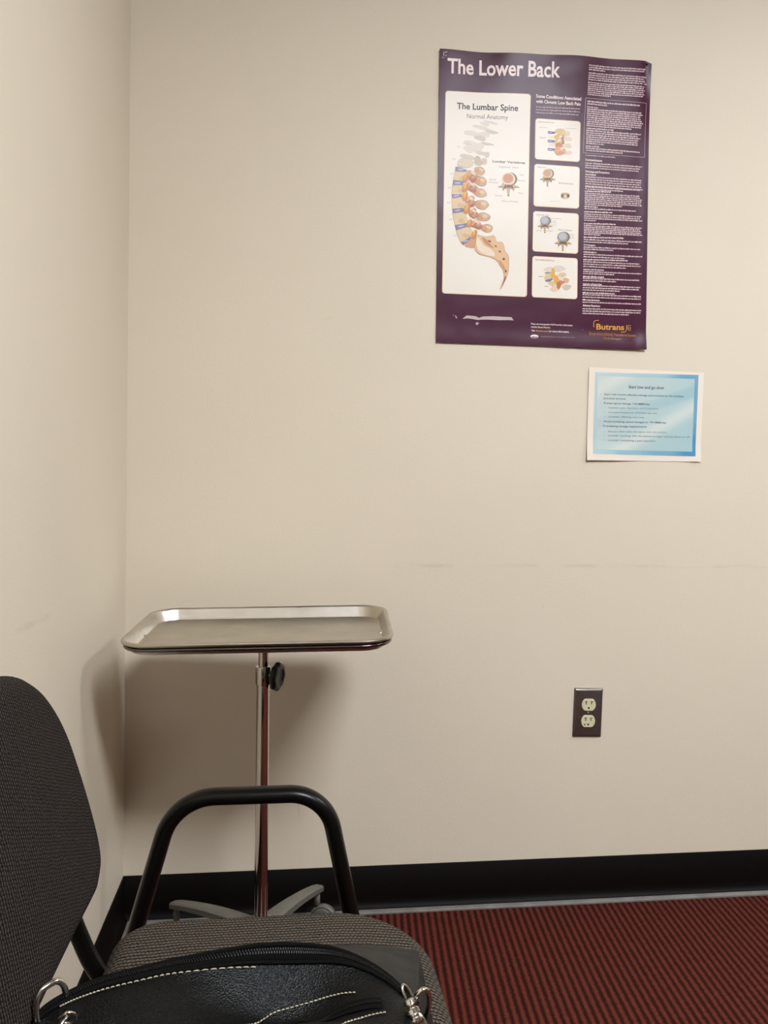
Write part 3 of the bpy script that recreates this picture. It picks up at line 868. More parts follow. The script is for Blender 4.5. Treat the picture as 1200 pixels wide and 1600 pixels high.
def Z5(x, y): return 900 + x/7.617, 80 + y/7.617
def Z6(x, y): return 900 + x/6.275, 290 + y/6.275
b = MB(); TXT = srgb(228, 204, 212)
seed = [100]
def para(Z, xl, xr, ys, dy, last=1.0, hgt=2.1, col=TXT):
    for i, y in enumerate(ys):
        seed[0] += 1
        f = last if i == len(ys) - 1 else rnd.uniform(.94, 1.0)
        greeked(b, Z(xl, y + 8), Z(xr, y + 8 + dy), hgt, col, P3, L, fillw=f, seed=seed[0])
def rng_(a, c, n): return [a + (c - a)*i/(n-1) if n > 1 else a for i in range(n)]
para(Z5, 107, 820, rng_(205, 252, 3), 52, .28); para(Z5, 107, 822, rng_(288, 360, 4), 52)
para(Z5, 107, 822, rng_(392, 525, 7), 50, .4)
para(Z5, 107, 780, rng_(604, 632, 2), 50, .36, 2.6)
para(Z5, 107, 245, [666], 10); para(Z5, 107, 790, rng_(690, 880, 9), 48, .8, 2.3)
para(Z5, 105, 435, [910], 22, 1, 2.4); para(Z5, 103, 765, rng_(935, 1085, 7), 46, .33, 2.3)
para(Z5, 100, 265, [1118], 10, 1, 2.4); para(Z5, 100, 780, rng_(1142, 1168, 2), 48, .66, 2.3)
para(Z5, 98, 458, [1225], 24, 1, 1.5)
write(b, 'Contraindications', Z5(94, 1292), Z5(296, 1304), 3.3, PINKW, P3, L, bold=.03)
para(Z5, 92, 790, rng_(1318, 1372, 3), 42, .93)
write(b, 'Warnings and Precautions', Z5(92, 1430), Z5(387, 1446), 3.3, PINKW, P3, L, bold=.03)
write(b, 'Abuse Potential', Z5(92, 1462), Z5(220, 1470), 2.7, PINKW, P3, L, bold=.03)
para(Z5, 92, 790, rng_(1482, 1590, 5), 40)
rows = [(0, 20, 2, 30, .65, 75, None), (62, 172, 7, 26, .64, 72, ('', 335, 43)), (212, 212, 1, 22, .88, 68, ('', 200, 192)), (265, 325, 4, 22, .2, 66, ('', 348, 244)), (376, 462, 6, 22, .28, 64, ('', 382, 358)),
        (514, 536, 2, 20, .76, 62, ('', 460, 492)), (588, 608, 2, 18, .5, 60, ('QTc Prolongation', 175, 567)), (658, 682, 2, 18, .7, 60, ('', 188, 636)), (730, 776, 3, 18, .72, 58, ('', 500, 710)),
        (826, 846, 2, 17, .52, 57, ('Application Site Skin Reactions', 262, 806)), (892, 914, 2, 16, .56, 55, ('', 262, 876)), (962, 1006, 3, 15, .62, 53, ('Application of External Heat', 240, 948)),
        (1052, 1076, 2, 14, .98, 52, ('', 368, 1035)), (1126, 1126, 1, 13, .98, 50, ('', 218, 1104)), (1190, 1236, 3, 12, .78, 50, None)]
for (y0, y1, n, dy, last, xl, hd) in rows:
    xr = 655 - (y0 / 1240) * 20
    if hd:
        if hd[0]: write(b, hd[0], Z6(xl, hd[2] + 8), Z6(hd[1], hd[2] + 13), 2.4, PINKW, P3, L, bold=.03)
        else: para(Z6, xl, hd[1], [hd[2]], 6, 1, 2.4, PINKW)
    para(Z6, xl, xr, rng_(y0, y1, n), dy, last)
write(b, 'Adverse Reactions', Z6(52, 1170), Z6(222, 1174), 3.3, PINKW, P3, L, bold=.03)
# outlined box
bx = [Z5(86, 566), Z5(826, 622), Z5(812, 1248), Z5(70, 1200)]
for i in range(4):
    (x0, y0), (x1, y1) = bx[i], bx[(i+1) % 4]
    for k in range(12):
        a0, a1 = k/12, (k+1)/12
        xa, ya, xb, yb = x0+(x1-x0)*a0, y0+(y1-y0)*a0, x0+(x1-x0)*a1, y0+(y1-y0)*a1
        d = math.hypot(xb-xa, yb-ya); nx_, ny_ = -(yb-ya)/d*.32, (xb-xa)/d*.32
        b.add([P3(xa-nx_, ya-ny_, L), P3(xb-nx_, yb-ny_, L), P3(xb+nx_, yb+ny_, L), P3(xa+nx_, ya+ny_, L)], [(0, 1, 2, 3)], srgb(190, 165, 175))
b.build('small_print', M_poster, poster, colors=True, smooth=False, label='column of tiny white print down the right side')

b = MB()
write(b, 'Butrans', Z6(186, 1393), Z6(460, 1395), 9.0, GOLD, P3, L, bold=.028)
write(b, '(buprenorphine)', Z6(114, 1452), Z6(346, 1458), 6.4, srgb(170, 108, 50), P3, L)
write(b, 'Transdermal System', Z6(357, 1456), Z6(570, 1460), 4.2, srgb(185, 120, 50), P3, L, bold=.01)
write(b, '5, 10, 15, and 20 mcg/hour', Z6(254, 1488), Z6(430, 1494), 2.6, GOLD, P3, L)
def arcline(pts, w, col):
    q = [Vector((x, y, 0)) for x, y in pts]; q = smooth_path(q, 6)
    for i in range(len(q)-1):
        d = (q[i+1]-q[i]); n_ = Vector((-d.y, d.x, 0)).normalized()*w/2
        b.add([P3((q[i]-n_).x, (q[i]-n_).y, L), P3((q[i+1]-n_).x, (q[i+1]-n_).y, L), P3((q[i+1]+n_).x, (q[i+1]+n_).y, L), P3((q[i]+n_).x, (q[i]+n_).y, L)], [(0, 1, 2, 3)], col)
arcline([Z6(162, 1372), Z6(160, 1330), Z6(172, 1310), Z6(210, 1304)], .9, GOLD)
arcline([Z6(486, 1345), Z6(482, 1395), Z6(466, 1413), Z6(428, 1416)], .9, GOLD)
arcline([Z6(527, 1352), Z6(505, 1350), Z6(496, 1373), Z6(506, 1394), Z6(528, 1394)], .8, srgb(205, 160, 120))
write(b, 'III', Z6(508, 1384), Z6(526, 1384), 3.2, srgb(205, 160, 120), P3, L)
b.build('gold_logo', M_poster, poster, colors=True, smooth=False, label='gold Butrans lettering in the lower right corner')

def Z7(x, y): return 680 + x/5.217, 470 + y/5.217
b = MB()
write(b, 'Please see accompanying Full Prescribing Information,', Z7(775, 189), Z7(1110, 197), 2.7, PINKW, P3, L, bold=.02)
write(b, 'including Boxed Warning.', Z7(775, 214), Z7(930, 218), 2.7, PINKW, P3, L, bold=.02)
write(b, 'Visit', Z7(777, 245), Z7(806, 246), 3.0, PINKW, P3, L, bold=.03)
write(b, 'Butrans.com', Z7(815, 246), Z7(910, 248), 3.0, GOLD, P3, L, bold=.02)
write(b, 'for more information.', Z7(917, 248), Z7(1081, 251), 3.0, PINKW, P3, L, bold=.02)
blob(b, *Z7(801, 286), 6.2, 2.9, PINKW, P3, L); blob(b, *Z7(801, 291), 4.6, 1.3, PURPLE, P3, L + E1)
greeked(b, Z7(785, 290), Z7(818, 291), 1.6, PINKW, P3, L + 2*E1, seed=3)
greeked(b, Z7(856, 290), Z7(1122, 293), 1.1, srgb(150, 120, 140), P3, L, seed=9)
b.build('footer_lettering', M_poster, poster, colors=True, smooth=False, label='small white and gold lines at the foot')
b = MB(); SC = srgb(198, 180, 184)
fill(b, [Z7(*p) for p in ((232, 152), (250, 136), (262, 124), (300, 126), (335, 130), (362, 142), (378, 134), (400, 130), (470, 127), (560, 130), (618, 132), (636, 158), (600, 156), (520, 158), (430, 155), (380, 157), (350, 160), (310, 152), (270, 148))], SC, P3, L)
for k, (x, y, rx, ry) in enumerate(((345, 190, 2.0, 1.8), (356, 184, 1.2, .8), (178, 132, 1.6, .8), (184, 145, .6, 1.4), (160, 126, 1.4, .3), (1190, 224, .4, .4))): blob(b, *Z7(x, y), rx, ry, SC, P3, L, wob=.4, seed=k, rot=.3*k)
b.build('torn_scuff', M_poster, poster, colors=True, smooth=False, label='pale torn streak low on the poster')
b = MB()
for k, (x, y, rx, ry, ro) in enumerate(((692, 85, 2.6, .5, .2), (691, 88, .6, 3.0, .1), (694, 90, 2.0, .5, -.4), (690, 93, 1.6, .6, .3), (695, 84.5, 1.0, 1.2, 0))): blob(b, x, y, rx, ry, srgb(190, 180, 180), P3, L, rot=ro, wob=.3, seed=k)
b.build('torn_tape', M_poster, poster, colors=True, smooth=False, label='torn clear tape at the top left corner')
b = MB()
c = P3(1006.2, 105.6, 0.0012)
Mx = Matrix.Translation(c) @ Matrix.Rotation(-0.5, 4, 'Y') @ Matrix.Scale(0.55, 4, (1, 0, 0)) @ Matrix.Rotation(PI/2, 4, 'X')
b.lathe([(0.0001, -.001), (.0028, -.001), (.0034, .0004), (.0026, .0018), (.0001, .0024)], 16, Mx)
c = P3(1003, 134.5, 0.0002); 
b.build('pin', M_blackplastic, poster)
b = MB()
for k, (x, y, rx, ry) in enumerate(((1001.5, 136.5, 3.2, 1.0), (1001, 133.5, 1.2, .8), (998, 134.5, .8, .5))): blob(b, x, y, rx, ry, srgb(24, 16, 20), P3, L + E1, wob=.4, seed=k)
b.build('ink_smudge', M_poster, poster, colors=True, smooth=False, label='small black smudge near the upper right')

# ================================================================= the small printed sheet
SX0, SX1, SZ0, SZ1 = 0.7185, 1.0060, 1.0480, 1.2680
def sheet_uv(px, py):
    t = (py - (573 + (px - 921)*10/181.0)) / (147 - 8*(px - 921)/181.0)
    xl = 921 - 4*t; xr = 1102 - 8*t
    return (px - xl)/(xr - xl), t
def S3(px, py, lift=0.0):
    s, t = sheet_uv(px, py)
    off = 0.0012 + 0.0040*sm(.75, 1.0, t)*(1 - sm(.15, .5, s)) + 0.0030*sm(.8, 1, t)*sm(.8, 1, s) + 0.0018*(1 - sm(0, .12, s)) + .0012*sm(.9, 1, s)*(1-t)
    z1 = SZ1 - 0.0045*s; z0 = SZ0 + 0.0015*s
    return Vector((SX0 + (SX1 - SX0)*s - .0035*t*(1-s) - .0050*t*s, YB - off - lift, z1 + (z0 - z1)*t))
def Z8(x, y): return 900 + x/5.714, 560 + y/5.714
notice = empty('wall_notice', (0.862, YB - 0.001, 1.158))
tag(notice, 'white paper notice with a light blue slide, taped below the big purple poster', 'notice')
b = MB()
paper_slab(b, ((921, 573), (1102, 583), (1094, 722), (917, 720)), S3, srgb(236, 228, 216), 30, 30, th=0.0002)
ns = b.build('paper_sheet', M_paper, notice, colors=True, recalc=False)
def mixc(a, c, t): return tuple(a[i]*(1-t) + c[i]*t for i in range(3)) + (1,)
LB, MBl, SB = srgb(190, 214, 220), srgb(150, 196, 212), srgb(78, 146, 190)
def bordc(u, v):
    t = u*.75 + v*.25
    st = .35*math.sin(9*(u + v*.6)) + .25*math.sin(17*u - 9*v)
    return mixc(mixc(LB, MBl, min(1, t*1.6)), SB, max(0, min(1, (t - .45)*1.9 + st*.45)))
def panc(u, v):
    st = max(0, math.sin(5.0*(u + v*1.25) + .4))**4
    st2 = sm(.72, .98, math.sin(4.4*(u*.75 + v*1.55) - 2.9))
    c_ = mixc(srgb(200, 214, 212), srgb(166, 200, 208), min(1, u*.7 + v*.35))
    return mixc(mixc(c_, srgb(216, 224, 220), .7*st), srgb(136, 184, 198), .45*st2*(.3 + .7*u))
b = MB()
quadgrid(b, (Z8(175, 120), Z8(1105, 150), Z8(1062, 878), Z8(152, 856)), S3, E1, bordc, 60, 40)
b.build('blue_border', M_paper, notice, colors=True, label='blue slide border')
b = MB()
quadgrid(b, (Z8(200, 153), Z8(1070, 186), Z8(1035, 836), Z8(182, 817)), S3, 2*E1, panc, 60, 44)
b.build('slide_panel', M_paper, notice, colors=True, label='pale blue slide panel')
b = MB(); TC = srgb(88, 104, 118); TD = srgb(64, 66, 100); TL_ = srgb(116, 134, 142)
write(b, 'Start low and go slow', Z8(472, 266), Z8(790, 276), 5.0, TD, S3, 3*E1, bold=.012)
for txt, x0, x1, y, dy, c, bo in (('Start with lowest effective dosage and increase by the smallest', 255, 968, 326, 22, TC, .012), ('practical amount', 252, 446, 362, 6, TC, .012),
        ('If total opioid dosage >50 MME/day', 252, 662, 406, 12, TC, .012), ('reassess pain, function, and treatment', 292, 738, 447, 10, TL_, 0), ('increase frequency of follow-up and', 292, 722, 488, 10, TL_, 0),
        ('consider offering naloxone', 292, 608, 528, 8, TL_, 0), ('Avoid increasing opioid dosages to >90 MME/day', 248, 808, 570, 14, TC, .012), ('If escalating dosage requirements:', 246, 634, 612, 8, TC, .012),
        ('discuss other pain therapies with the patient', 288, 812, 660, 10, TL_, 0), ('consider working with the patient to taper opioids down or off', 288, 1014, 698, 14, TL_, .006), ('consider consulting a pain specialist', 286, 708, 740, 8, TL_, .006)):
    write(b, txt, Z8(x0, y), Z8(x1, y + dy), 3.0, c, S3, 3*E1, bold=bo)
    if not txt.startswith('practical'): blob(b, *Z8(x0 - 30, y - 8), .45, .45, c, S3, 3*E1, n=8)
b.build('notice_lettering', M_paper, notice, colors=True, smooth=False, label='grey blue lettering of the notice')

# ================================================================= wall outlet
OX, OZ, OW, OH = 0.7280, 0.4485, 0.0705, 0.1160
outlet = empty('wall_outlet', (OX, YB, OZ)); 
tag(outlet, 'duplex electrical outlet with ivory sockets in a brown metal plate', 'outlet')
ROT = Matrix.Translation((OX, YB, OZ)) @ Matrix.Rotation(0.028, 4, 'Y')
def outp(x, z, d): return ROT @ Vector((x, -d, z))
b = MB(); prev = None
rings = [(0.0, 0.0), (0.0, 0.0015), (-0.0005, 0.0024), (-0.0042, 0.0050), (-0.0055, 0.0053)]
vs_, fs = [], []
for ins, d in rings:
    vs_ += [outp(x, z, d) for x, z in rrect(OW + 2*ins, OH + 2*ins, 0.002, 3)]
n = 16
for i in range(len(rings)-1):
    for j in range(n): fs.append((i*n+j, i*n+(j+1) % n, (i+1)*n+(j+1) % n, (i+1)*n+j))
fs.append(tuple((len(rings)-1)*n + j for j in range(n)))
b.add(vs_, fs); b.build('plate', M_plate, outlet, sharp=30)
for sz in (0.0195, -0.0195):
    out = []
    for k in range(48):
        a = 2*PI*k/48
        x, z = 0.0172*math.cos(a), 0.0172*math.sin(a)
        out.append((x, max(-0.0142, min(0.0142, z))))
    b = MB(); vs_ = []
    for sc, d in ((1.0, 0.004), (1.0, 0.0066), (.96, .0073)):
        vs_ += [outp(x*sc, sz + z*sc, d) for x, z in out]
    fs = [(i*48+j, i*48+(j+1) % 48, (i+1)*48+(j+1) % 48, (i+1)*48+j) for i in range(2) for j in range(48)] + [tuple(96 + j for j in range(48))]
    b.add(vs_, fs)
    sock = b.build('socket', M_ivory, outlet, sharp=40)
    b = MB()
    def bxo(mb, x0, x1, z0, z1, d0=.0071, d1=.00745):
        q = [outp(x, z, d) for d in (d0, d1) for x, z in ((x0, z0), (x1, z0), (x1, z1), (x0, z1))]
        mb.add(q, [(0, 1, 2, 3), (4, 5, 6, 7), (0, 1, 5, 4), (1, 2, 6, 5), (2, 3, 7, 6), (3, 0, 4, 7)])
    bxo(b, -.0075, -.0055, sz + .0005, sz + .0085); bxo(b, .0055, .0073, sz + .0012, sz + .0080)
    bxo(b, -.0108, -.0035, sz + .0070, sz + .0083); bxo(b, .0030, .0110, sz + .0070, sz + .0083)
    vv = [outp(-0.0 + .0024*math.cos(2*PI*k/16), sz - .0075 + .0024*math.sin(2*PI*k/16), .00745) for k in range(16)]
    b.add(vv, [tuple(range(16))])
    if sz < 0:
        vv = [outp(-.0085 + .0018*math.cos(2*PI*k/16), sz - .0080 + .0018*math.sin(2*PI*k/16), .00745) for k in range(16)]
        b.add(vv, [tuple(range(16))])
    b.build('slots', M_slot, sock, smooth=False, label='dark plug slots')
b = MB(); b.lathe([(.0001, .005), (.0032, .005), (.0032, .0062), (.0024, .0070), (.0001, .0072)], 20, ROT @ Matrix.Rotation(PI/2, 4, 'X'))
b.build('screw', M_screw, outlet)

# ================================================================= instrument stand with tray
SXC, SYC = -0.031, 1.600
stand = empty('instrument_stand', (SXC, SYC, 0))
tag(stand, 'chrome rolling instrument stand with five-legged base in the corner behind the chair', 'stand')
b = MB(); b.lathe([(0.0125, 0.125), (0.0125, 0.596)], 40, Matrix.Translation((SXC, SYC, 0))); b.build('pole', M_chrome, stand, sharp=40)
b = MB(); b.lathe([(0.0098, 0.45), (0.0098, 0.686)], 36, Matrix.Translation((SXC, SYC, 0))); b.build('inner_rod', M_chrome, stand, sharp=40)
b = MB(); b.lathe([(0.0126, .592), (.0146, .593), (.0150, .5945), (.0150, .6255), (.0146, .627), (.0099, .6275)], 40, Matrix.Translation((SXC, SYC, 0)))
kd = Vector((0.90, -0.42, -0.06)).normalized()
col_ = b.build('collar', M_chrome, stand, sharp=40)
kc = Vector((SXC, SYC, 0.611))
b = MB(); b.tube([kc + kd*.012, kc + kd*.024], .0065, n=20); b.build('knob_shaft', M_chrome, stand)
b = MB(); Mk = Matrix.Translation(kc + kd*.020) @ kd.to_track_quat('Z', 'Y').to_matrix().to_4x4()
b.lathe([(.009, 0), (.017, .001), (.0255, .005), (.0268, .008), (.0262, .0125), (.0225, .0155), (.016, .0165), (.0148, .0150), (.0005, .0142)], 96, Mk, lobes=8, amp=.045)
b.build('knob', M_blackplastic, stand)
# hub and legs
b = MB(); b.lathe([(.018, .098), (.030, .100), (.034, .108), (.034, .128), (.028, .138), (.018, .143), (.0126, .146)], 40, Matrix.Translation((SXC, SYC, 0)))
b.build('hub', M_castgrey, stand, sharp=40)
R_LEG = 0.268
for k, ang in enumerate((62.5, 134.5, 206.5, 278.5, 350.5)):
    a = math.radians(ang); d = Vector((math.cos(a), math.sin(a), 0)); w = Vector((-d.y, d.x, 0)); o_ = Vector((SXC, SYC, 0))
    b = MB(); secs = []
    for t in [i/12 for i in range(13)]:
        r = .025 + (R_LEG - .025)*t
        z = .130 - .036*t**1.7
        hw = .0195 - .0075*t
        hh = .016 - .004*t
        if t > .99: z -= .001; hw *= .85
        secs.append([o_ + d*r + w*x + Vector((0, 0, z + y)) for x, y in ((-hw, -hh), (hw, -hh), (hw, -.003), (hw*.72, 0), (-hw*.72, 0), (-hw, -.003))])
    vs_ = [p for s_ in secs for p in s_]; n = 6
    fs = [(i*n+j, i*n+(j+1) % n, (i+1)*n+(j+1) % n, (i+1)*n+j) for i in range(12) for j in range(n)] + [tuple(range(n)), tuple(12*n + j for j in range(n))]
    b.add(vs_, fs)
    leg = b.build('leg', M_castgrey, stand, sharp=35)
    # caster: stem, hood, twin wheels
    tip = o_ + d*(R_LEG - .012)
    cdir = Vector((.85, -.25, 0)).normalized() if k == 0 else Vector((math.cos(a + 2.2), math.sin(a + 2.2), 0))
    wax = Vector((-cdir.y, cdir.x, 0)); wc = tip + cdir*.014 + Vector((0, 0, .0260))
    b = MB(); b.tube([tip + Vector((0, 0, .050)), tip + Vector((0, 0, .082))], .0065, n=16)
    hood = []
    for i in range(9):
        t = math.radians(-10 + 190*i/8)
        hood.append(wc + cdir*(.0275*math.cos(t)) + Vector((0, 0, .0275*math.sin(t))))
    b.tube(hood, .0025, .009, n=8, upv=Vector((0, 0, 1)))
    b.build('caster_fork', M_castgrey, leg)
    for sgn in (-1, 1):
        b = MB(); Mw = Matrix.Translation(wc + wax*(sgn*.0105)) @ wax.to_track_quat('Z', 'Y').to_matrix().to_4x4()
        b.lathe([(.004, -.0075), (.020, -.0075), (.0245, -.0055), (.0258, -.002), (.0258, .002), (.0245, .0055), (.020, .0075), (.004, .0075)], 32, Mw)
        b.build('wheel', M_castergrey, leg, sharp=40)

# tray pose: sits slightly nose-down towards the room
TR_ = Matrix.Translation((-0.031, 1.602, 0.7095)) @ Matrix.Rotation(-0.072, 4, 'Z') @ Matrix.Rotation(0.073, 4, 'X') @ Matrix.Rotation(-0.023, 4, 'Y')
TW, TD_, TRAD = 0.483, 0.318, 0.058
def ringpts(ins, z): return [TR_ @ Vector((x, y, z)) for x, y in rrect(TW - 2*ins, TD_ - 2*ins, TRAD - ins*.9, 12)]
b = MB()
for pt, sc in (((0, 0, -.026), 1),): pass
fr = [TR_ @ Vector((x, y, -.0115)) for x, y in rrect(TW - .013, TD_ - .013, TRAD - .004, 12)]
b.tube(fr, .0036, n=12, closed=True); 
b.build('tray_frame', M_darkchrome, stand, label='thin chrome ring carrying the tray, dark reflection put into its colour')
b = MB()
top_ = Vector((SXC, SYC, .679))
b.tube([TR_ @ Vector((-TW/2 + .0085, 0, -.0160)), TR_ @ Vector((-TW/2 + .026, 0, -.0275)), TR_ @ Vector((0, 0, -.0285)), TR_ @ Vector((TW/2 - .026, 0, -.0275)), TR_ @ Vector((TW/2 - .0085, 0, -.0160))], .0028, .010, n=12)
b.build('frame_bracket', M_chrome, stand)
tray = MB()
prof = [(0.0035, -.0062), (.0006, -.0050), (0.0, -.0022), (.0008, 0.0), (.0030, .0010), (.0060, .0006), (.0080, -.0010), (.0088, -.0022), (.0166, -.0192), (.0176, -.0209), (.0194, -.0217), (.0215, -.0218)]
rr_ = [ringpts(i_, z_) for i_, z_ in prof]
n = len(rr_[0]); vs_ = [p for r_ in rr_ for p in r_]
fs = [(i*n+j, i*n+(j+1) % n, (i+1)*n+(j+1) % n, (i+1)*n+j) for i in range(len(prof)-1) for j in range(n)]
fs.append(tuple((len(prof)-1)*n + j for j in range(n)))
tray.add(vs_, fs)
ty = tray.build('instrument_tray', M_steel, None, sharp=24)
tag(ty, 'empty rectangular stainless steel tray resting on top of the instrument stand', 'tray')
md = ty.modifiers.new('sheet', 'SOLIDIFY'); md.thickness = 0.0009; md.offset = -1

# ================================================================= the chair
chair = empty('side_chair', (-0.02, 0.765, 0))
tag(chair, 'grey woven fabric armchair with black tube arms against the left wall', 'chair')
CY = 0.765
def cushion(name, W, D, rads, H, edge, crown, M, mat, parent, front_drop=0.0, nseg=14, xs=None):
    """rounded cushion: outline W x D with separate corner radii, rounded edges and crowned top. Local z up."""
    def outline(ins):
        out = []
        w, d = W/2 - ins, D/2 - ins
        for (sx, sy, a0, r) in ((1, 1, 0, rads[0]), (-1, 1, 90, rads[1]), (-1, -1, 180, rads[2]), (1, -1, 270, rads[3])):
            r = max(.004, r - ins)
            for k in range(nseg + 1):
                a = math.radians(a0 + 90*k/nseg)
                out.append((sx*(w - r) + r*math.cos(a), sy*(d - r) + r*math.sin(a)))
        # extra points on straight runs are not needed: rings below are dense inward
        return out
    prof = []
    for k in range(7):
        a = PI/2*k/6
        prof.append((edge*(1 - math.sin(a)), H/2*0 - H + edge*0 + (edge*(1 - math.cos(a))), 'b'))
    prof = []
    m_ = 6
    for k in range(m_ + 1):
        a = PI/2*k/m_; prof.append((edge*(1 - math.sin(a)), -H + edge*(1 - math.cos(a))))
    for k in range(m_ + 1):
        a = PI/2*k/m_; prof.append((edge*(1 - math.cos(a)), -edge + edge*math.sin(a)))
    inner = [edge + (min(W, D)/2 - edge - .004) * (k/14) for k in range(1, 15)]
    prof += [(i_, 0.0) for i_ in inner]
    vs_ = []
    for idx, (ins, z) in enumerate(prof):
        for x, y in outline(ins):
            u, v = x/(W/2), y/(D/2)
            cz = crown*(1 - min(1, abs(u))**2.2)*(1 - min(1, abs(v))**2.2) if idx > m_ else 0
            fd = -front_drop*sm(.45, 1.0, u)
            vs_.append(M @ Vector((x, y, z + cz + fd)))
    n_ = 4*(nseg + 1); R_ = len(prof)
    fs_ = [(i*n_+j, i*n_+(j+1) % n_, (i+1)*n_+(j+1) % n_, (i+1)*n_+j) for i in range(R_-1) for j in range(n_)]
    fs_.append(tuple((R_-1)*n_ + j for j in range(n_))); fs_.append(tuple(reversed(range(n_))))
    mb = MB(); mb.add(vs_, fs_)
    return mb.build(name, mat, parent, smooth=True)
seat = cushion('seat', 0.362, 0.494, (.115, .060, .060, .115), .058, .026, .010, Matrix.Translation((-0.006, CY, 0.448)), M_seat, chair, front_drop=.004)
b = MB()
vs_ = []
for z in (.372, .391):
    vs_ += [(x - .02, y + CY, z) for x, y in rrect(.350, .452, .05, 6)]
n = 28
b.add(vs_, [tuple(range(n)), tuple(n + j for j in range(n))] + [(j, (j+1) % n, n + (j+1) % n, n + j) for j in range(n)])
b.build('seat_pan', M_pan, chair, smooth=False)

# backrest: outline in its own plane, leaning back
LEAN = math.atan(0.25)
BO = Vector((-0.190, CY, 0.520))            # front face, lower edge
bt = Vector((-math.sin(LEAN), 0, math.cos(LEAN)))   # up along the rest
bn = Vector((math.cos(LEAN), 0, math.sin(LEAN)))    # out of its front face
half = [(0.0, 0.268), (.035, .268), (.075, .262), (.108, .252), (.143, .229), (.167, .199), (.182, .168), (.190, .134), (.197, .095), (.200, .056), (.198, .030), (.190, .012), (.170, .001), (.150, -.003), (.08, -.003), (0.0, -.003)]
outl = half + [(-x, y) for x, y in half[-2:0:-1]]
outl = [(p.x, p.y) for p in smooth_path([Vector((x, y, 0)) for x, y in outl], 3, closed=True)]
cx0, cy0 = 0.0, .13
TH, ED = .046, .020
b = MB(); vs_ = []
prof = []
for k in range(6):
    a = PI/2*k/5; prof.append((ED*(1 - math.sin(a)), -TH + ED*(1 - math.cos(a))))
for k in range(6):
    a = PI/2*k/5; prof.append((ED*(1 - math.cos(a)), -ED + ED*math.sin(a)))
for k in range(1, 13): prof.append((ED + (.115 - ED)*k/12, 0.0))
maxr = .135
nO = len(outl)
for idx, (ins, zz) in enumerate(prof):
    for (x, y) in outl:
        dx, dy = x - cx0, y - cy0
        f = max(0.0, 1 - ins/maxr) 
        xx, yy = cx0 + dx*(1 - ins/max(.2, 1e-3)) if ins < .2 else cx0, cy0 + dy*(1 - ins/maxr)
        crown = .007*(1 - (xx/.2)**2)*(1 - ((yy - .13)/.14)**2) if idx > 5 else 0
        curve = .10*xx*xx          # wraps slightly round the sitter
        vs_.append(BO + Vector((0, xx, 0)) + bt*yy + bn*(zz + crown + curve - .0))
fs = [(i*nO+j, i*nO+(j+1) % nO, (i+1)*nO+(j+1) % nO, (i+1)*nO+j) for i in range(len(prof)-1) for j in range(nO)]
fs.append(tuple((len(prof)-1)*nO + j for j in range(nO))); fs.append(tuple(reversed(range(nO))))
b.add(vs_, fs)
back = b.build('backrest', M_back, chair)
# pilling: a few stray fibres standing on the cover edge
b = MB()
for (y, z, dx, dz) in ((.093, .253, .002, .004), (.178, .180, .003, .001), (.148, .217, .002, .003), (.196, .06, .002, .002)):
    p = BO + Vector((0, y, 0)) + bt*z + bn*(-.012)
    b.tube([p - bt*.001, p + Vector((.001, dx*.6, dz*.6)), p + Vector((.0, dx, dz*.7))], .0005, n=5)
b.build('loose_fibres', M_back, back)['kind'] = 'stuff'

# arm loops: one bent tube makes the arm and both legs of a side
def side_frame(Y):
    zf = 0.012
    pts = [(-0.285, Y, zf), (-0.128, Y, .5735), (.0595, Y, .5735), (.181, Y, zf)]
    path = fillet_path(pts, [.066, .056], 14)
    m_ = MB(); m_.tube(path, .0145, .0105, n=20, upv=Vector((0, 1, 0)))
    f = m_.build('side_frame', M_blackmetal, chair, label='black tube forming armrest and two legs')
    for p, q in ((pts[0], -.285), (pts[3], .181)):
        m2 = MB(); m2.lathe([(.010, 0.0), (.0165, .001), (.0175, .006), (.0165, .018), (.0155, .020)], 20, Matrix.Translation((p[0], Y, 0)))
        m2.build('foot_glide', M_blackplastic, f)
for Y in (CY + .285, CY - .285): side_frame(Y)
b = MB()
for x in (-.155, .105):
    z = .360
    b.tube([(x, CY - .284, z), (x, CY + .284, z)], .010, .010, n=14)
b.build('cross_rail', M_blackmetal, chair)
# back supports: flat J-shaped bars from below the seat up behind the rest
for sy in (1, -1):
    path = smooth_path([(x, CY + sy*y, z) for x, y, z in ((-.070, .210, .362), (-.130, .218, .363), (-.170, .225, .368), (-.196, .227, .382), (-.2130, .227, .405), (-.2270, .226, .438), (-.2370, .220, .470), (-.2500, .205, .505), (-.2700, .170, .56), (-.2800, .14, .62))], 6)
    m_ = MB(); m_.tube(path, .0102, .0102, n=14, upv=Vector((0, 0, 1))); m_.build('back_support', M_blackmetal, chair)

# ================================================================= the handbag
BAGR = [(-.191, .678, .521), (-.182, .690, .5335), (-.149, .711, .5395), (-.110, .728, .5395), (-.074, .741, .5390), (-.019, .756, .5375), (.028, .761, .5330), (.063, .756, .5270), (.096, .741, .5150), (.124, .722, .4955)]
BAGB = [(-.196, .700, .462), (-.180, .730, .460), (-.150, .760, .459), (-.110, .785, .459), (-.070, .815, .460), (-.010, .855, .461), (.040, .888, .4615), (.080, .889, .4615), (.120, .884, .4605), (.152, .876, .4580)]
BAGF = [(-.190, .590, .462), (-.175, .580, .461), (-.150, .572, .460), (-.110, .568, .460), (-.070, .566, .460), (-.015, .566, .460), (.030, .568, .460), (.070, .572, .460), (.108, .580, .460), (.134, .592, .460)]
R_ = smooth_path(BAGR, 6); B_ = smooth_path(BAGB, 6); F_ = smooth_path(BAGF, 6)
NS = len(R_)
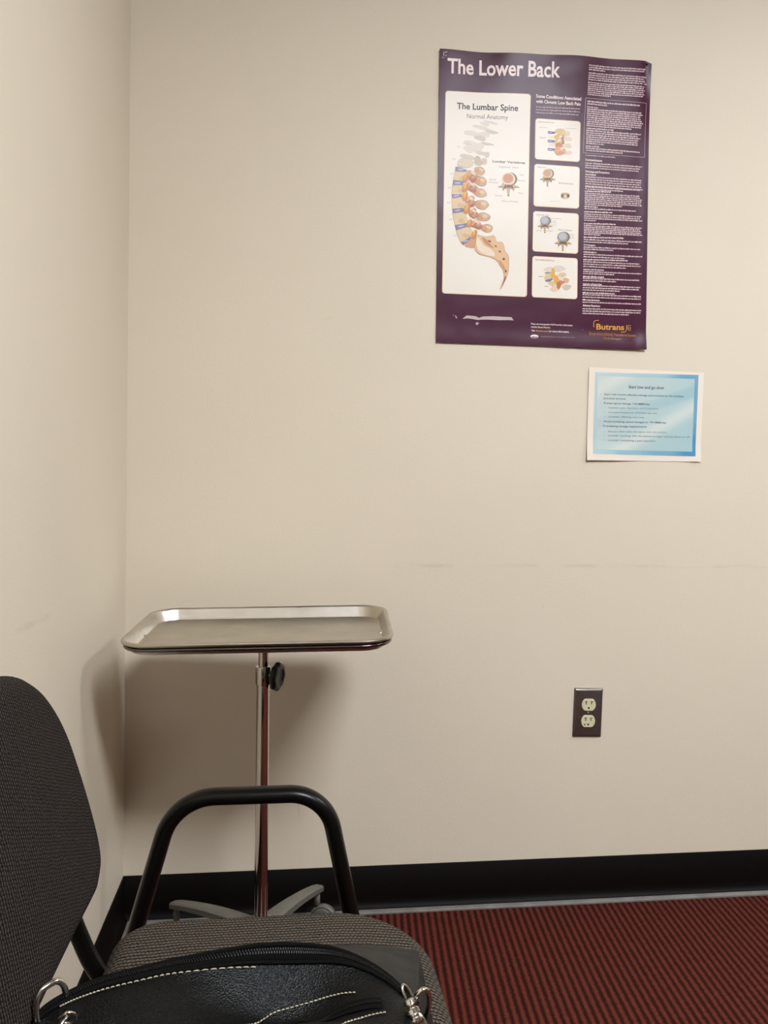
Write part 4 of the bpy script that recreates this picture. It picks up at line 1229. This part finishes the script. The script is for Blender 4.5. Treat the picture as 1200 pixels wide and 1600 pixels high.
def bag_profile(i):
    r, bk, f = R_[i], B_[i], F_[i]
    x = i/(NS-1)
    sag = .021*math.exp(-((x-.62)/.16)**2)            # hollow under the zip, right of centre
    puff = .006*math.exp(-((x-.35)/.2)**2)
    up_ = Vector((0, 0, 1))
    a1 = r.lerp(f, .10) + up_*(.0045 - sag*.7)
    a2 = r.lerp(f, .28) + up_*(.012 + puff - sag*1.5)
    a3 = r.lerp(f, .50) + up_*(.018 + puff + .007*math.exp(-((x-.66)/.12)**2))
    a4 = r.lerp(f, .72) + up_*(.022 + puff)
    a5 = r.lerp(f, .93) + up_*.014
    f0 = f + Vector((0, .004, 0))
    c1 = r.lerp(bk, .06) + up_*.001
    c2 = r.lerp(bk, .35) + up_*.003
    c3 = r.lerp(bk, .7) + up_*.003
    c4 = bk + up_*.003
    c5 = bk + Vector((0, -.004, -.001))
    return [f0, a5, a4, a3, a2, a1, r, c1, c2, c3, c4, c5]
PROF = [smooth_path(bag_profile(i), 5) for i in range(NS)]
NP = len(PROF[0])
RI = 30   # ridge index in a profile
def bagp(s, v):
    """surface point: s along the bag 0..1, v across it (index along the profile)"""
    fi = max(0, min(NS - 1.001, s*(NS-1))); i = int(fi); f = fi - i
    vi = max(0, min(NP - 1.001, v)); j = int(vi); g = vi - j
    a = PROF[i][j].lerp(PROF[i][j+1], g); c = PROF[i+1][j].lerp(PROF[i+1][j+1], g)
    return a.lerp(c, f)
def bagn(s, v):
    du = bagp(min(1, s+.01), v) - bagp(max(0, s-.01), v); dv = bagp(s, v+.5) - bagp(s, v-.5)
    n_ = du.cross(dv); n_.normalize()
    if n_.z < 0: n_ = -n_
    return n_
bag = empty('handbag', (-.02, .70, .460))
tag(bag, 'black leather handbag with curved top zip slumped on the chair seat', 'handbag')
def bag_piece(j0, j1, name, mat, label=None, caps=False, bottom=False):
    m_ = MB(); cnt = j1 - j0 + 1
    vs_ = [PROF[i][j] for i in range(NS) for j in range(j0, j1+1)]
    fs_ = [(i*cnt+j, i*cnt+j+1, (i+1)*cnt+j+1, (i+1)*cnt+j) for i in range(NS-1) for j in range(cnt-1)]
    m_.add(vs_, fs_)
    if caps:
        m_.add([PROF[0][j] for j in range(NP)], [tuple(range(NP))]); m_.add([PROF[-1][j] for j in range(NP)], [tuple(range(NP))])
    if bottom:
        for i in range(NS-1): m_.add([PROF[i][0], PROF[i+1][0], PROF[i+1][-1], PROF[i][-1]], [(0, 1, 2, 3)])
    return m_.build(name, mat, bag, label=label, sharp=None)
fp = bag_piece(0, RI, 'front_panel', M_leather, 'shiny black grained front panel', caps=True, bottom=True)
bp = bag_piece(RI, NP - 1, 'back_panel', M_leather_matte, 'softer grey black back panel')
# main zip: two tapes, a rolled binding and rows of teeth along the ridge
def ribbon(s0, s1, v0f, v1f, lift, name, mat, parent, n=90, thick=.0007):
    m_ = MB(); vs_ = []
    for k in range(n+1):
        s = s0 + (s1-s0)*k/n
        va, vb = v0f(s), v1f(s)
        for v in (va, (va+vb)/2, vb):
            vs_.append(bagp(s, v) + bagn(s, v)*lift)
    fs_ = [(k*3+j, k*3+j+1, (k+1)*3+j+1, (k+1)*3+j) for k in range(n) for j in range(2)]
    m_.add(vs_, fs_)
    o = m_.build(name, mat, parent)
    md = o.modifiers.new('thickness', 'SOLIDIFY'); md.thickness = thick; md.offset = 0
    return o
zp = ribbon(.0, 1.0, lambda s: RI - 2.9, lambda s: RI + 1.3, .0010, 'zip_tape', M_ziptape, bag)
m_ = MB(); m_.tube([bagp(s/120, RI + .6) + bagn(s/120, RI + .6)*.0014 for s in range(121)], .0022, n=10); m_.build('edge_binding', M_ziptape, zp)
m_ = MB(); m_.tube([bagp(s/120, RI - 3.0) + bagn(s/120, RI - 3.0)*.0010 for s in range(121)], .0016, n=10); m_.build('edge_binding', M_ziptape, zp)
m_ = MB()
NT = 190
for row, vv in ((0, RI - .75), (1, RI - 1.40)):
    for k in range(NT):
        s = (k + .5*row)/NT
        p = bagp(s, vv) + bagn(s, vv)*.0018
        t = (bagp(min(1, s+.01), vv) - bagp(max(0, s-.01), vv)).normalized(); nn = bagn(s, vv); ww = t.cross(nn)
        M_ = Matrix((t, ww, nn)).transposed().to_4x4(); M_.translation = p
        m_.box((-.00050, -.0011, -.0006), (.00050, .0011, .0007), M_)
zt = m_.build('zip_teeth', M_zipteeth, zp, smooth=False); zt['kind'] = 'stuff'

def stitches(ptsf, n, name, mat, parent, r=.00062, fill_=.68):
    """ptsf(t) -> (s, v)"""
    m_ = MB()
    for k in range(n):
        t0, t1 = k/n, (k + fill_)/n
        q = []
        for j in range(4):
            t = t0 + (t1-t0)*j/3
            s, v = ptsf(t); p = bagp(s, v); nn = bagn(s, v)
            q.append(p + nn*(.0004 + .0007*math.sin(PI*j/3)))
        m_.tube(q, r, n=6)
    o = m_.build(name, mat, parent); o['kind'] = 'stuff'
    return o

def curve_sv(pts):
    P_ = smooth_path([Vector((a, c, 0)) for a, c in pts], 8)
    def f(t):
        x = max(0, min(len(P_)-1.001, t*(len(P_)-1))); i = int(x); p = P_[i].lerp(P_[i+1], x-i)
        return p.x, p.y
    return f
stitches(curve_sv([(.150, 26.3), (.185, 26.2), (.230, 26.0), (.295, 26.1), (.385, 26.4), (.480, 26.5), (.560, 26.4)]), 36, 'stitching', M_thread, fp)
stitches(curve_sv([(.790, 35.2), (.850, 34.4), (.910, 34.3), (.960, 34.4)]), 16, 'stitching', M_thread_dim, bp)
# slip pocket on the front: raised welt with its own zip between two stitched seams
stitches(curve_sv([(.535, 17.0), (.560, 19.75), (.590, 21.5), (.635, 22.2), (.690, 22.45), (.740, 22.4), (.795, 22.2)]), 30, 'stitching', M_thread, fp)
stitches(curve_sv([(.700, 13.0), (.750, 16.25), (.805, 18.0), (.865, 19.25)]), 17, 'stitching', M_thread, fp)
fz = curve_sv([(.600, 13.5), (.645, 17.0), (.690, 18.9), (.725, 19.7), (.795, 20.2), (.860, 20.8)])
m_ = MB(); vs_ = []
for k in range(41):
    s_, v_ = fz(k/40)
    for dv in (-.9, 0, .9):
        vs_.append(bagp(s_, v_ + dv) + bagn(s_, v_)*(.0010 if dv else .0016))
m_.add(vs_, [(k*3+j, k*3+j+1, (k+1)*3+j+1, (k+1)*3+j) for k in range(40) for j in range(2)])
pz = m_.build('pocket_zip', M_ziptape, bag)
m_ = MB()
for k in range(60):
    s_, v_ = fz(k/60); s2, v2 = fz((k+.5)/60)
    p = bagp(s_, v_); nn = bagn(s_, v_); t = (bagp(s2, v2) - p).normalized(); ww = t.cross(nn)
    M_ = Matrix((t, ww, nn)).transposed().to_4x4(); M_.translation = p + nn*.0020
    m_.box((-.0005, -.0013, -.0005), (.0005, .0013, .0006), M_)
o = m_.build('zip_teeth', M_zipteeth, pz, smooth=False); o['kind'] = 'stuff'

# hardware: left strap loop and eyelet ring, right ring and spring clasp
def loop(center, ax1, ax2, a_, b_, r, name, mat, parent, sq=2.0, **kw):
    m_ = MB(); pts = []
    for k in range(48):
        t = 2*PI*k/48; c_, s_ = math.cos(t), math.sin(t)
        pts.append(Vector(center) + Vector(ax1)*(a_*math.copysign(abs(c_)**(2/sq), c_)) + Vector(ax2)*(b_*math.copysign(abs(s_)**(2/sq), s_)))
    m_.tube(pts, r, n=12, closed=True)
    return m_.build(name, mat, parent, **kw)
V = Vector
loop((-.1780, .6900, .5300), V((.70, .70, .12)).normalized(), V((-.12, -.05, .98)).normalized(), .0130, .0230, .0026, 'strap_loop', M_ring, bag, sq=3.2, label='bright chrome loop at the left end')
loop((-.1600, .6640, .5400), V((1, .1, .15)).normalized(), V((-.05, -.5, .85)).normalized(), .0062, .0072, .0013, 'eyelet_ring', M_ring, bag, label='small dull metal eyelet ring')
m_ = MB(); m_.tube(smooth_path([(-.166, .648, .5290), (-.1635, .655, .5390), (-.1600, .662, .5425)], 4), .0016, n=8); m_.build('eyelet_link', M_ring, bag)
loop((.1235, .7080, .5010), V((.92, .30, -.10)).normalized(), V((.10, -.30, .95)).normalized(), .0088, .0235, .0023, 'clasp_ring', M_ring, bag, label='oval chrome ring at the right end')
loop((.1160, .7250, .5045), V((.35, .75, .2)).normalized(), V((.45, -.15, -.75)).normalized(), .0048, .0095, .0014, 'small_ring', M_ring, bag, label='small chrome ring beside the zip end')
ca = V((.1130, .7000, .5160)); cb = V((.1200, .6880, .4960))
m_ = MB(); Mk = Matrix.Translation(ca) @ (cb - ca).to_track_quat('Z', 'Y').to_matrix().to_4x4()
m_.lathe([(.0030, -.001), (.0055, .0005), (.0058, .0030), (.0040, .0045), (.0038, .0060), (.0062, .0075), (.0064, .0105), (.0045, .0120), (.0042, .0135), (.0068, .0150), (.0070, .0180), (.0050, .0200)], 28, Mk)
m_.build('swivel_clasp', M_ring, bag, sharp=50, label='chrome swivel clasp')
m_ = MB(); Mk = Matrix.Translation(ca + (cb-ca).normalized()*.0195) @ (cb - ca).to_track_quat('Z', 'Y').to_matrix().to_4x4()
m_.lathe([(.0055, 0), (.0062, .002), (.0062, .010), (.0050, .014)], 24, Mk)
m_.build('clasp_sleeve', M_blackplastic, bag, sharp=50)
hk = smooth_path([ca + V((.004, -.002, -.008)), ca + V((.010, -.006, -.012)), ca + V((.0150, -.010, -.022)), ca + V((.0175, -.014, -.032))], 6)
m_ = MB(); m_.tube(hk, .0018, n=10); m_.build('clasp_hook', M_ring, bag)
